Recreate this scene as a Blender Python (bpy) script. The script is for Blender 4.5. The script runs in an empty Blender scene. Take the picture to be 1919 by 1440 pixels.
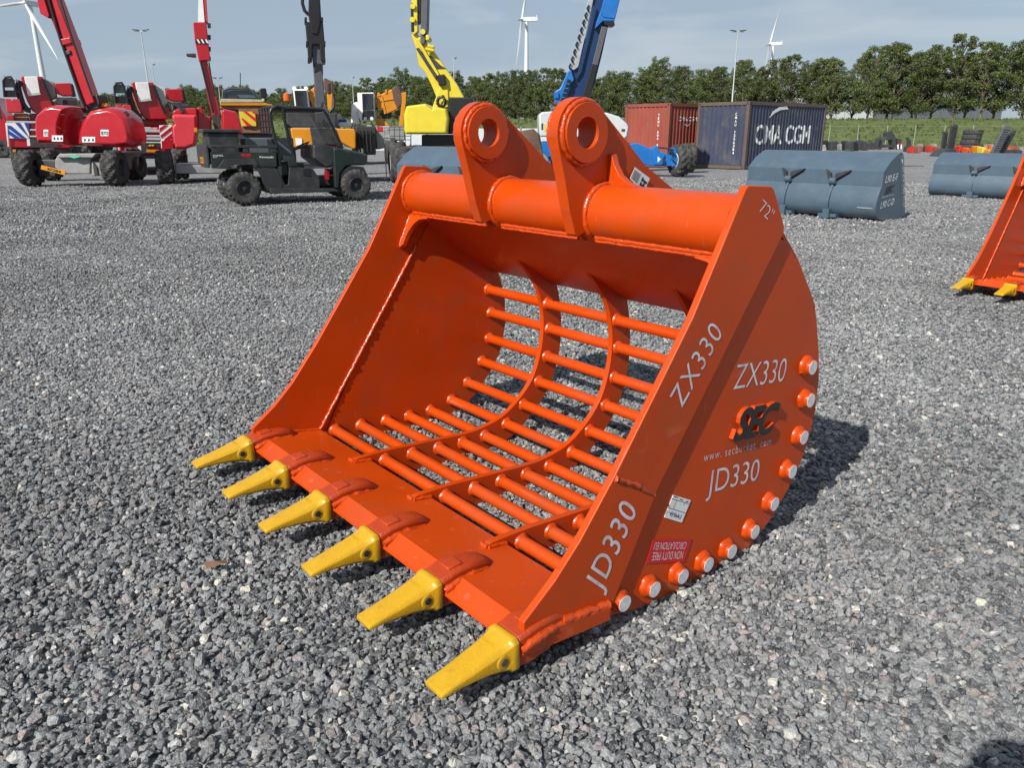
import bpy, bmesh, math, random
import numpy as np
from mathutils import Vector, Matrix, noise as mnoise
random.seed(7); rng = np.random.default_rng(7)
R = math.radians
scene = bpy.context.scene
col = scene.collection

# ------------------------------------------------------------------ camera, sky, sun
H = 1.405                       # camera height above the gravel
F_PX, PITCH = 1441.0, R(18.1)   # focal length in photo pixels, downward pitch
CXP, CYP = 959.5, 720.0
cam_d = bpy.data.cameras.new('camera'); cam = bpy.data.objects.new('camera', cam_d); col.objects.link(cam)
cam_d.sensor_width = 36.0; cam_d.lens = F_PX / 1919.0 * 36.0
cam_d.clip_start = 0.05; cam_d.clip_end = 5000
cam.location = (0, 0, H); cam.rotation_euler = (R(90) - PITCH, 0, 0)
scene.camera = cam

SUN_AZ, SUN_EL = R(39.0), R(37.5)   # azimuth the light travels towards (right of view axis), elevation
world = bpy.data.worlds.new('World'); scene.world = world; world.use_nodes = True
wn, wl = world.node_tree.nodes, world.node_tree.links
wn.clear()
wo = wn.new('ShaderNodeOutputWorld'); bg = wn.new('ShaderNodeBackground')
sky = wn.new('ShaderNodeTexSky'); sky.sky_type = 'NISHITA'; sky.sun_disc = False
sky.sun_elevation = SUN_EL; sky.sun_rotation = SUN_AZ + math.pi
sky.air_density = 1.0; sky.dust_density = .5; sky.ozone_density = 1.5; sky.altitude = 0
# thin high cloud: a broad noise that veils the blue with pale grey
tc = wn.new('ShaderNodeTexCoord'); mp = wn.new('ShaderNodeMapping'); mp.inputs['Scale'].default_value = (1.5, 1.5, 11.0); mp.inputs['Rotation'].default_value = (.10, .06, 0)
nz = wn.new('ShaderNodeTexNoise'); nz.inputs['Scale'].default_value = 1.5; nz.inputs['Detail'].default_value = 8; nz.inputs['Distortion'].default_value = .6; nz.inputs['Roughness'].default_value = .5
rp = wn.new('ShaderNodeMapRange'); rp.inputs[1].default_value = .32; rp.inputs[2].default_value = .68; rp.inputs[3].default_value = .66; rp.inputs[4].default_value = .97
mx = wn.new('ShaderNodeMix'); mx.data_type = 'RGBA'
mx.inputs[7].default_value = (3.9, 4.85, 6.0, 1)
wl.new(tc.outputs['Generated'], mp.inputs[0]); wl.new(mp.outputs[0], nz.inputs['Vector']); wl.new(nz.outputs[0], rp.inputs[0])
wl.new(rp.outputs[0], mx.inputs[0]); wl.new(sky.outputs[0], mx.inputs[6]); 
# brighter streaks of cirrus over the veil
mp2 = wn.new('ShaderNodeMapping'); mp2.inputs['Scale'].default_value = (1.0, 1.0, 5.5); mp2.inputs['Rotation'].default_value = (.16, -.10, .4)
nz2 = wn.new('ShaderNodeTexNoise'); nz2.inputs['Scale'].default_value = 2.3; nz2.inputs['Detail'].default_value = 9; nz2.inputs['Roughness'].default_value = .55; nz2.inputs['Distortion'].default_value = .9
rp2 = wn.new('ShaderNodeMapRange'); rp2.inputs[1].default_value = .46; rp2.inputs[2].default_value = .72; rp2.inputs[3].default_value = 0; rp2.inputs[4].default_value = .7
mx2 = wn.new('ShaderNodeMix'); mx2.data_type = 'RGBA'; mx2.inputs[7].default_value = (6.3, 6.9, 7.4, 1)
wl.new(tc.outputs['Generated'], mp2.inputs[0]); wl.new(mp2.outputs[0], nz2.inputs['Vector']); wl.new(nz2.outputs[0], rp2.inputs[0]); wl.new(rp2.outputs[0], mx2.inputs[0])
wl.new(mx.outputs[2], mx2.inputs[6]); wl.new(mx2.outputs[2], bg.inputs[0])
bg.inputs[1].default_value = 0.076
wl.new(bg.outputs[0], wo.inputs[0])

sd = bpy.data.lights.new('sun', 'SUN'); sun = bpy.data.objects.new('sun', sd); col.objects.link(sun)
sd.energy = 5.0; sd.angle = R(0.53); sd.color = (1.0, .955, .89)
sdir = Vector((math.sin(SUN_AZ)*math.cos(SUN_EL), math.cos(SUN_AZ)*math.cos(SUN_EL), -math.sin(SUN_EL)))
sun.rotation_euler = sdir.to_track_quat('-Z', 'Y').to_euler(); sun.location = (-20, -20, 30)

vs = scene.view_settings
vs.view_transform = 'Standard'; vs.look = 'None'; vs.exposure = 0.33; vs.gamma = 1.0
scene.render.engine = 'CYCLES'

# ------------------------------------------------------------------ photo pixel -> place
def pray(u, v):
    a = (u-CXP)/F_PX; b = -(v-CYP)/F_PX
    return Vector((a, math.cos(PITCH)+b*math.sin(PITCH), -math.sin(PITCH)+b*math.cos(PITCH)))
def G(u, v, z=0.0):                      # the spot on the ground under a pixel
    r = pray(u, v); s = (z-H)/r.z
    return Vector((r.x*s, r.y*s, z))
def W(u, v, Y):                          # the point of a pixel at a known distance Y
    r = pray(u, v); s = Y/r.y
    return Vector((r.x*s, Y, H+r.z*s))

# ------------------------------------------------------------------ scene helpers
def tag(o, label=None, cat=None, group=None, kind=None):
    if label: o['label'] = label
    if cat: o['category'] = cat
    if group: o['group'] = group
    if kind: o['kind'] = kind
    return o
def thing(name, loc, label, cat, group=None, rz=0.0):
    o = bpy.data.objects.new(name, None); col.objects.link(o)
    o.empty_display_size = .2
    o.location = loc; o.rotation_euler = (0, 0, rz)
    return tag(o, label, cat, group)
def copy_tree(o, parent=None):
    c = o.copy(); col.objects.link(c); c.parent = parent
    for ch in list(o.children): copy_tree(ch, c)
    return c

class MB:
    """collects faces, then becomes one mesh object"""
    def __init__(s, off=(0, 0, 0)): s.v = []; s.f = []; s.o = Vector(off)
    def add(s, verts, faces):
        n = len(s.v); s.v += [Vector(p)-s.o for p in verts]; s.f += [tuple(i+n for i in f) for f in faces]; return s
    def box(s, x0, x1, y0, y1, z0, z1):
        return s.add([(x0,y0,z0),(x1,y0,z0),(x1,y1,z0),(x0,y1,z0),(x0,y0,z1),(x1,y0,z1),(x1,y1,z1),(x0,y1,z1)],
                     [(3,2,1,0),(4,5,6,7),(0,1,5,4),(1,2,6,5),(2,3,7,6),(3,0,4,7)])
    def obox(s, c, ax, ay, az):           # oriented box: centre and three half-axis vectors
        c, ax, ay, az = map(Vector, (c, ax, ay, az))
        P = [c+i*ax+j*ay+k*az for k in (-1, 1) for i, j in ((-1,-1),(1,-1),(1,1),(-1,1))]
        return s.add(P, [(3,2,1,0),(4,5,6,7),(0,1,5,4),(1,2,6,5),(2,3,7,6),(3,0,4,7)])
    def beam(s, p0, p1, w, h, up=(0, 0, 1)):
        p0, p1 = Vector(p0), Vector(p1); d = (p1-p0); a = d/2; d.normalize()
        side = d.cross(Vector(up))
        if side.length < 1e-4: side = d.cross(Vector((0, 1, 0)))
        side.normalize(); u = side.cross(d)
        return s.obox((p0+p1)/2, a, side*w/2, u*h/2)
    def prism(s, poly, vec):
        poly = [Vector(p) for p in poly]; vec = Vector(vec); n = len(poly)
        return s.add(poly+[p+vec for p in poly], [tuple(range(n-1, -1, -1)), tuple(range(n, 2*n))]+[(i, (i+1) % n, n+(i+1) % n, n+i) for i in range(n)])
    def loft(s, rings, cap=True, closed=True):
        n = len(rings[0]); V = [p for r in rings for p in r]; Fc = []
        for k in range(len(rings)-1):
            for i in range(n if closed else n-1):
                j = (i+1) % n; Fc.append((k*n+i, k*n+j, (k+1)*n+j, (k+1)*n+i))
        if cap: Fc += [tuple(range(n-1, -1, -1)), tuple((len(rings)-1)*n+i for i in range(n))]
        return s.add(V, Fc)
    def ring(s, c, d, r, n, ph=0, up=None):
        d = Vector(d).normalized(); a = d.orthogonal() if up is None else (Vector(up)-d*d.dot(Vector(up)))
        a.normalize(); b = d.cross(a)
        return [Vector(c)+a*r*math.cos(ph+2*math.pi*i/n)+b*r*math.sin(ph+2*math.pi*i/n) for i in range(n)]
    def cyl(s, p0, p1, r0, r1=None, n=16, cap=True):
        p0, p1 = Vector(p0), Vector(p1); r1 = r0 if r1 is None else r1
        return s.loft([s.ring(p0, p1-p0, r0, n), s.ring(p1, p1-p0, r1, n)], cap)
    def lathe(s, p0, d, prof, n=24):      # prof: (along, radius)
        p0 = Vector(p0); d = Vector(d).normalized()
        return s.loft([s.ring(p0+d*a, d, max(r, 1e-4), n) for a, r in prof])
    def annulus(s, c, d, ri, ro, t, n=32):
        c = Vector(c); d = Vector(d).normalized()
        r = [s.ring(c, d, ri, n), s.ring(c, d, ro, n), s.ring(c+d*t, d, ro, n), s.ring(c+d*t, d, ri, n)]
        V = [p for q in r for p in q]; Fc = []
        for k in range(4):
            for i in range(n): j = (i+1) % n; Fc.append((k*n+i, k*n+j, ((k+1) % 4)*n+j, ((k+1) % 4)*n+i))
        return s.add(V, Fc)
    def tube(s, path, r, n=8, jit=0.0, closed=False):
        path = [Vector(p) for p in path]; m = len(path); rings = []; up = None
        for i, p in enumerate(path):
            a = path[(i-1) % m] if (closed or i) else path[0]; b = path[(i+1) % m] if (closed or i < m-1) else path[-1]
            d = (b-a).normalized()
            if up is None: up = d.orthogonal()
            up = (up-d*d.dot(up)).normalized()
            rr = (r[i] if isinstance(r, (list, tuple)) else r)*(1+jit*random.uniform(-1, 1))
            rings.append(s.ring(p, d, rr, n, up=up))
        if closed: rings.append(rings[0])
        return s.loft(rings, cap=not closed)
    def hull(s, pts):
        bm = bmesh.new(); [bm.verts.new(p) for p in pts]
        bmesh.ops.convex_hull(bm, input=bm.verts); bm.verts.index_update()
        used = [v for v in bm.verts if v.link_faces]; ix = {v: i for i, v in enumerate(used)}
        s.add([v.co for v in used], [tuple(ix[v] for v in f.verts) for f in bm.faces]); bm.free(); return s
    def build(s, name, mat, parent=None, smooth=None, bevel=0, seg=2, label=None):
        me = bpy.data.meshes.new(name); me.from_pydata([tuple(p) for p in s.v], [], s.f); me.validate()
        bm = bmesh.new(); bm.from_mesh(me); bmesh.ops.recalc_face_normals(bm, faces=bm.faces); bm.to_mesh(me); bm.free()
        if smooth is not None:
            me.shade_smooth(); me.set_sharp_from_angle(angle=R(smooth))
        me.materials.append(mat)
        o = bpy.data.objects.new(name, me); col.objects.link(o); o.parent = parent
        if bevel:
            m = o.modifiers.new('bevel', 'BEVEL'); m.width = bevel; m.segments = seg; m.limit_method = 'ANGLE'; m.angle_limit = R(40); m.harden_normals = True
            if smooth is None: me.shade_smooth(); me.set_sharp_from_angle(angle=R(40))
        if label: o['label'] = label
        return o

def curve_mesh(body, bold=0.0, shear=0.0, spacing=1.0, align='LEFT'):
    """flat 2-D outline of a line of writing: vertices (x, y), faces, width, cap height 1"""
    c = bpy.data.curves.new('lettering', 'FONT'); c.body = body; c.size = 1.0; c.offset = bold; c.shear = shear
    c.space_character = spacing; c.resolution_u = 4
    o = bpy.data.objects.new('lettering', c); col.objects.link(o)
    dg = bpy.context.evaluated_depsgraph_get(); me = o.evaluated_get(dg).to_mesh()
    V = [(v.co.x, v.co.y) for v in me.vertices]; Fc = [tuple(p.vertices) for p in me.polygons]
    o.evaluated_get(dg).to_mesh_clear()
    bpy.data.objects.remove(o); bpy.data.curves.remove(c)
    xs = [p[0] for p in V] or [0]; ys = [p[1] for p in V] or [0]
    x0, w, ht = min(xs), max(xs)-min(xs), max(ys)
    return [((x-x0), y/ht) for x, y in V], Fc, w
def lettering(body, P0, P1, P2, mat, parent, name='lettering', bold=0, shear=0, spacing=1.0, off=(0, 0, 0), squeeze=1.0):
    """writing whose baseline runs P0 -> P1 and whose capital height is P0 -> P2"""
    V, Fc, w = curve_mesh(body, bold, shear, spacing)
    P0, P1, P2 = Vector(P0), Vector(P1), Vector(P2)
    U = (P1-P0)/w; Vv = P2-P0
    m = MB(off); m.add([P0+U*x+Vv*y for x, y in V], Fc)
    return m.build(name, mat, parent)

# ------------------------------------------------------------------ materials (all procedural)
def mat(name, c, rough=.5, metal=0.0, var=.12, vscale=4.0, bump=0.0, bscale=60.0, coat=0.0, spec=.5, dirt=None, damt=0.0, dscale=3.0, rvar=.0, bdist=.01, emit=None, chips=0.0, spots=0.0, scuff=0.0):
    m = bpy.data.materials.new(name); m.use_nodes = True; N, L = m.node_tree.nodes, m.node_tree.links
    b = N['Principled BSDF']; b.inputs['Roughness'].default_value = rough; b.inputs['Metallic'].default_value = metal
    b.inputs['Specular IOR Level'].default_value = spec
    if coat: b.inputs['Coat Weight'].default_value = coat; b.inputs['Coat Roughness'].default_value = .12
    t = N.new('ShaderNodeTexCoord'); vec = t.outputs['Object']
    n1 = N.new('ShaderNodeTexNoise'); n1.inputs['Scale'].default_value = vscale; n1.inputs['Detail'].default_value = 6; n1.inputs['Roughness'].default_value = .6
    L.new(vec, n1.inputs['Vector'])
    mr = N.new('ShaderNodeMapRange'); mr.inputs[1].default_value = .3; mr.inputs[2].default_value = .7; mr.inputs[3].default_value = 1-var; mr.inputs[4].default_value = 1+var
    L.new(n1.outputs[0], mr.inputs[0])
    mu = N.new('ShaderNodeMix'); mu.data_type = 'RGBA'; mu.blend_type = 'MULTIPLY'; mu.inputs[0].default_value = 1; mu.inputs[6].default_value = (*c, 1)
    L.new(mr.outputs[0], mu.inputs[7]); out = mu.outputs[2]
    if dirt:
        n2 = N.new('ShaderNodeTexNoise'); n2.inputs['Scale'].default_value = dscale; n2.inputs['Detail'].default_value = 8; n2.inputs['Roughness'].default_value = .68
        L.new(vec, n2.inputs['Vector'])
        m2 = N.new('ShaderNodeMapRange'); m2.inputs[1].default_value = .5; m2.inputs[2].default_value = .72; m2.inputs[4].default_value = damt
        L.new(n2.outputs[0], m2.inputs[0])
        md = N.new('ShaderNodeMix'); md.data_type = 'RGBA'; md.inputs[7].default_value = (*dirt, 1)
        L.new(m2.outputs[0], md.inputs[0]); L.new(out, md.inputs[6]); out = md.outputs[2]
    if chips:                                # sparse bare spots where the paint is knocked off
        n4 = N.new('ShaderNodeTexNoise'); n4.inputs['Scale'].default_value = 26; n4.inputs['Detail'].default_value = 5; n4.inputs['Roughness'].default_value = .7
        L.new(vec, n4.inputs['Vector']); m4 = N.new('ShaderNodeMapRange'); m4.inputs[1].default_value = chips; m4.inputs[2].default_value = chips+.012
        L.new(n4.outputs[0], m4.inputs[0]); x4 = N.new('ShaderNodeMix'); x4.data_type = 'RGBA'; x4.inputs[7].default_value = (.13, .07, .035, 1)
        L.new(m4.outputs[0], x4.inputs[0]); L.new(out, x4.inputs[6]); out = x4.outputs[2]
    if scuff:                                # fine handling scratches, paler than the paint
        for k, (sc, ro) in enumerate((((1.5, 70, 9), (.3, .2, .5)), ((60, 2, 8), (.1, .6, -.4)))):
            mp6 = N.new('ShaderNodeMapping'); mp6.inputs['Scale'].default_value = sc; mp6.inputs['Rotation'].default_value = ro; L.new(vec, mp6.inputs[0])
            n6 = N.new('ShaderNodeTexNoise'); n6.inputs['Scale'].default_value = 1.0; n6.inputs['Detail'].default_value = 3; L.new(mp6.outputs[0], n6.inputs['Vector'])
            m6 = N.new('ShaderNodeMapRange'); m6.inputs[1].default_value = .70; m6.inputs[2].default_value = .76; m6.inputs[4].default_value = scuff; L.new(n6.outputs[0], m6.inputs[0])
            x6 = N.new('ShaderNodeMix'); x6.data_type = 'RGBA'; x6.inputs[7].default_value = (.55, .16, .08, 1)
            L.new(m6.outputs[0], x6.inputs[0]); L.new(out, x6.inputs[6]); out = x6.outputs[2]
    if spots:                                # dried drops
        v5 = N.new('ShaderNodeTexVoronoi'); v5.inputs['Scale'].default_value = 26; v5.inputs['Randomness'].default_value = 1
        w5 = N.new('ShaderNodeTexNoise'); w5.inputs['Scale'].default_value = 14; L.new(vec, w5.inputs['Vector'])
        a5 = N.new('ShaderNodeMix'); a5.data_type = 'RGBA'; a5.inputs[0].default_value = .05; L.new(vec, a5.inputs[6]); L.new(w5.outputs['Color'], a5.inputs[7]); L.new(a5.outputs[2], v5.inputs['Vector'])
        s5 = N.new('ShaderNodeSeparateColor'); L.new(v5.outputs['Color'], s5.inputs[0])
        r5 = N.new('ShaderNodeMath'); r5.operation = 'MULTIPLY'; r5.inputs[1].default_value = .33; L.new(s5.outputs[0], r5.inputs[0])
        l5 = N.new('ShaderNodeMath'); l5.operation = 'LESS_THAN'; L.new(v5.outputs['Distance'], l5.inputs[0]); L.new(r5.outputs[0], l5.inputs[1])
        g5 = N.new('ShaderNodeMath'); g5.operation = 'GREATER_THAN'; g5.inputs[1].default_value = .55; L.new(s5.outputs[1], g5.inputs[0])
        h5 = N.new('ShaderNodeMath'); h5.operation = 'MULTIPLY'; L.new(l5.outputs[0], h5.inputs[0]); L.new(g5.outputs[0], h5.inputs[1])
        q5 = N.new('ShaderNodeMath'); q5.operation = 'MULTIPLY'; q5.inputs[1].default_value = spots; L.new(h5.outputs[0], q5.inputs[0])
        x5 = N.new('ShaderNodeMix'); x5.data_type = 'RGBA'; x5.inputs[7].default_value = (.46, .10, .045, 1)
        L.new(q5.outputs[0], x5.inputs[0]); L.new(out, x5.inputs[6]); out = x5.outputs[2]
    L.new(out, b.inputs['Base Color'])
    if rvar:
        r2 = N.new('ShaderNodeMapRange'); r2.inputs[1].default_value = .3; r2.inputs[2].default_value = .7; r2.inputs[3].default_value = rough-rvar; r2.inputs[4].default_value = rough+rvar
        L.new(n1.outputs[0], r2.inputs[0]); L.new(r2.outputs[0], b.inputs['Roughness'])
    if bump:
        n3 = N.new('ShaderNodeTexNoise'); n3.inputs['Scale'].default_value = bscale; n3.inputs['Detail'].default_value = 4
        L.new(vec, n3.inputs['Vector'])
        bp = N.new('ShaderNodeBump'); bp.inputs['Strength'].default_value = bump; bp.inputs['Distance'].default_value = bdist
        L.new(n3.outputs[0], bp.inputs['Height']); L.new(bp.outputs[0], b.inputs['Normal'])
    if emit: b.inputs['Emission Color'].default_value = (*emit, 1); b.inputs['Emission Strength'].default_value = 1
    return m
ORANGE = mat('orange_paint', (.475, .050, .0012), .38, spec=.3, var=.10, vscale=2.2, bump=.07, bscale=140, bdist=.004, coat=.05, chips=.75, scuff=.35, rvar=.10, dirt=(.27, .07, .03), damt=.5, dscale=6)
LIPM = mat('orange_lip', (.475, .051, .0014), .38, spec=.3, var=.12, vscale=2.2, bump=.07, bscale=140, bdist=.004, coat=.10, chips=.75, spots=.5, rvar=.06, dirt=(.27, .062, .022), damt=.4, dscale=6)
ORWELD = mat('orange_weld', (.475, .050, .0015), .30, var=.18, vscale=40, bump=.5, bscale=110, bdist=.006, coat=.3)
CAST = mat('orange_casting', (.37, .038, .003), .5, var=.15, vscale=20, bump=.5, bscale=150, bdist=.004)
YELLOW = mat('yellow_paint', (.53, .295, .003), .42, var=.10, vscale=14, bump=.35, bscale=160, bdist=.004, coat=.1, dirt=(.28, .15, .02), damt=.55, dscale=16, chips=.74)
STENCIL = mat('stencil_paint', (.60, .55, .58), .6, var=.22, vscale=14, dirt=(.50, .16, .10), damt=.75, dscale=26)
PINFACE = mat('primer_grey', (.60, .62, .64), .5, var=.22, vscale=70, dirt=(.45, .30, .24), damt=.4, dscale=60)
BLACK = mat('black_paint', (.012, .012, .013), .4, var=.2)
WHITE = mat('white_paint', (.78, .78, .76), .45, var=.06, dirt=(.4, .38, .34), damt=.25)
LABEL = mat('label_white', (.72, .72, .72), .5, var=.05, vscale=30)
REDLAB = mat('label_red', (.55, .012, .018), .4, var=.06)
INK = mat('ink', (.02, .02, .022), .6)
TYRE = mat('tyre_rubber', (.035, .034, .033), .85, var=.3, vscale=9, bump=.4, bscale=40, dirt=(.17, .16, .145), damt=.55, dscale=4)
DARKST = mat('dark_steel', (.035, .036, .04), .5, var=.3, vscale=6, dirt=(.12, .09, .07), damt=.3)
GREYST = mat('grey_steel', (.25, .25, .245), .5, var=.18, vscale=5, dirt=(.16, .13, .1), damt=.4)
GALV = mat('galvanised', (.48, .50, .52), .42, metal=.6, var=.12, vscale=8)
GLASS = mat('dark_glass', (.02, .025, .03), .05, var=.1, spec=.8)
REDP = mat('red_paint', (.40, .006, .014), .28, var=.08, vscale=1.5, coat=.4, rvar=.05, dirt=(.30, .05, .05), damt=.25)
REDF = mat('red_faded', (.55, .03, .045), .45, var=.12, vscale=2, coat=.1)
LEMON = mat('lemon_paint', (.62, .50, .03), .35, var=.06, coat=.3, dirt=(.5, .42, .15), damt=.25)
AMBER = mat('crane_yellow', (.58, .22, .006), .4, var=.12, vscale=3, coat=.2, dirt=(.3, .14, .04), damt=.4)
BLUEP = mat('blue_paint', (.006, .13, .42), .35, var=.12, vscale=2, coat=.25, dirt=(.08, .12, .2), damt=.3)
PALEG = mat('pale_grey_cover', (.50, .53, .53), .5, var=.06, dirt=(.35, .35, .33), damt=.3)
SLATE = mat('slate_blue_paint', (.060, .095, .130), .42, var=.10, vscale=2.5, coat=.15, bump=.1, bscale=60, dirt=(.12, .15, .18), damt=.35, dscale=4)
BROWN = mat('brown_steel', (.10, .055, .038), .6, var=.25, vscale=6)
WOOD = mat('pallet_wood', (.42, .30, .17), .8, var=.25, vscale=20)
# ------------------------------------------------------------------ ground
def gz(x, y):
    """the yard is not quite flat: shallow waves of a few centimetres"""
    z = .012*np.sin(x*1.9+.7*y)*np.sin(y*1.3-.4*x+1.1)+.008*np.sin(x*4.1-2.2*y+.5)+.006*np.sin(3.3*x+5.1*y)
    d = np.hypot((x+.15), (y-2.35))
    return z*np.clip(np.hypot(x, y)/2.0, .2, 1)*np.exp(-(np.hypot(x, y)/60)**2)
def spaced(a, b, n, k=4.2):
    t = np.linspace(-1, 1, n); s = np.sinh(k*t)/math.sinh(k); return np.where(s < 0, -s*a, s*b)
gx = spaced(-1500, 1500, 161, 7.0); gy = spaced(-60, 2500, 241, 7.2)
GX, GY = np.meshgrid(gx, gy); GZ = gz(GX, GY)-.012
nv = GX.size; nx = len(gx)
me = bpy.data.meshes.new('ground')
idx = np.arange(nv).reshape(GX.shape)
fc = np.stack([idx[:-1, :-1], idx[:-1, 1:], idx[1:, 1:], idx[1:, :-1]], -1).reshape(-1, 4)
me.from_pydata(np.stack([GX, GY, GZ], -1).reshape(-1, 3).tolist(), [], fc.tolist()); me.shade_smooth()
ground = bpy.data.objects.new('ground', me); col.objects.link(ground)
tag(ground, 'grey gravel yard stretching to the embankment', 'ground', kind='structure')

def gravel_mat(name, stone):
    m = bpy.data.materials.new(name); m.use_nodes = True; N, L = m.node_tree.nodes, m.node_tree.links
    b = N['Principled BSDF']; b.inputs['Roughness'].default_value = .82; b.inputs['Specular IOR Level'].default_value = .3
    t = N.new('ShaderNodeTexCoord')
    cr = N.new('ShaderNodeValToRGB'); e = cr.color_ramp; e.interpolation = 'LINEAR'
    stops = [(0, (.060, .063, .069)), (.22, (.125, .130, .138)), (.45, (.20, .206, .214)), (.66, (.275, .28, .284)), (.82, (.27, .283, .277)), (.89, (.245, .22, .212)), (.94, (.33, .28, .255)), (.98, (.46, .46, .45)), (1, (.66, .61, .50))]
    e.elements[0].position, e.elements[0].color = stops[0][0], (*stops[0][1], 1)
    e.elements[1].position, e.elements[1].color = stops[-1][0], (*stops[-1][1], 1)
    for p, c in stops[1:-1]:
        q = e.elements.new(p); q.color = (*c, 1)
    if stone:
        oi = N.new('ShaderNodeObjectInfo'); L.new(oi.outputs['Random'], cr.inputs[0])
        n = N.new('ShaderNodeTexNoise'); n.inputs['Scale'].default_value = 2.2; n.inputs['Detail'].default_value = 6; n.inputs['Roughness'].default_value = .65
        L.new(t.outputs['Object'], n.inputs['Vector'])
        mr = N.new('ShaderNodeMapRange'); mr.inputs[1].default_value = .3; mr.inputs[2].default_value = .72; mr.inputs[3].default_value = .72; mr.inputs[4].default_value = 1.35
        L.new(n.outputs[0], mr.inputs[0])
        mu = N.new('ShaderNodeMix'); mu.data_type = 'RGBA'; mu.blend_type = 'MULTIPLY'; mu.inputs[0].default_value = 1
        L.new(cr.outputs[0], mu.inputs[6]); L.new(mr.outputs[0], mu.inputs[7])
        # pale quartz veins
        n2 = N.new('ShaderNodeTexNoise'); n2.inputs['Scale'].default_value = 1.3; n2.inputs['Detail'].default_value = 3; n2.inputs['Distortion'].default_value = 1.2
        ad_ = N.new('ShaderNodeVectorMath'); ad_.operation = 'ADD'; L.new(t.outputs['Object'], ad_.inputs[0]); L.new(oi.outputs['Location'], ad_.inputs[1]); L.new(ad_.outputs[0], n2.inputs['Vector'])
        sb = N.new('ShaderNodeMath'); sb.operation = 'SUBTRACT'; sb.inputs[1].default_value = .5; L.new(n2.outputs[0], sb.inputs[0])
        ab = N.new('ShaderNodeMath'); ab.operation = 'ABSOLUTE'; L.new(sb.outputs[0], ab.inputs[0])
        vr = N.new('ShaderNodeMapRange'); vr.inputs[1].default_value = .004; vr.inputs[2].default_value = .022; vr.inputs[3].default_value = .65; vr.inputs[4].default_value = 0; L.new(ab.outputs[0], vr.inputs[0])
        vm = N.new('ShaderNodeMix'); vm.data_type = 'RGBA'; vm.inputs[7].default_value = (.55, .56, .56, 1); L.new(vr.outputs[0], vm.inputs[0]); L.new(mu.outputs[2], vm.inputs[6])
        # broad tone patches over the yard: wheel-worn and dusty areas
        ge = N.new('ShaderNodeNewGeometry'); n3 = N.new('ShaderNodeTexNoise'); n3.inputs['Scale'].default_value = .55; n3.inputs['Detail'].default_value = 4; L.new(ge.outputs['Position'], n3.inputs['Vector'])
        m3 = N.new('ShaderNodeMapRange'); m3.inputs[1].default_value = .35; m3.inputs[2].default_value = .65; m3.inputs[3].default_value = .84; m3.inputs[4].default_value = 1.16; L.new(n3.outputs[0], m3.inputs[0])
        u3 = N.new('ShaderNodeMix'); u3.data_type = 'RGBA'; u3.blend_type = 'MULTIPLY'; u3.inputs[0].default_value = 1; L.new(vm.outputs[2], u3.inputs[6]); L.new(m3.outputs[0], u3.inputs[7]); L.new(u3.outputs[2], b.inputs['Base Color'])
        bp = N.new('ShaderNodeBump'); bp.inputs['Strength'].default_value = .5; bp.inputs['Distance'].default_value = .15
        L.new(n.outputs[0], bp.inputs['Height']); L.new(bp.outputs[0], b.inputs['Normal'])
    else:
        v = N.new('ShaderNodeTexVoronoi'); v.inputs['Scale'].default_value = 34; v.inputs['Randomness'].default_value = 1
        L.new(t.outputs['Object'], v.inputs['Vector'])
        sp = N.new('ShaderNodeSeparateColor'); L.new(v.outputs['Color'], sp.inputs[0]); L.new(sp.outputs[0], cr.inputs[0])
        n = N.new('ShaderNodeTexNoise'); n.inputs['Scale'].default_value = .35; n.inputs['Detail'].default_value = 7; n.inputs['Roughness'].default_value = .6
        L.new(t.outputs['Object'], n.inputs['Vector'])
        mr = N.new('ShaderNodeMapRange'); mr.inputs[1].default_value = .3; mr.inputs[2].default_value = .7; mr.inputs[3].default_value = .80; mr.inputs[4].default_value = 1.12
        L.new(n.outputs[0], mr.inputs[0])
        mu = N.new('ShaderNodeMix'); mu.data_type = 'RGBA'; mu.blend_type = 'MULTIPLY'; mu.inputs[0].default_value = 1
        L.new(cr.outputs[0], mu.inputs[6]); L.new(mr.outputs[0], mu.inputs[7]); L.new(mu.outputs[2], b.inputs['Base Color'])
        bp = N.new('ShaderNodeBump'); bp.inputs['Strength'].default_value = .9; bp.inputs['Distance'].default_value = .02
        iv = N.new('ShaderNodeMath'); iv.operation = 'SUBTRACT'; iv.inputs[0].default_value = 1; L.new(v.outputs['Distance'], iv.inputs[1])
        L.new(iv.outputs[0], bp.inputs['Height']); L.new(bp.outputs[0], b.inputs['Normal'])
    return m
ground.data.materials.append(gravel_mat('gravel_ground', False))
STONE = gravel_mat('gravel_stone', True)

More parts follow.
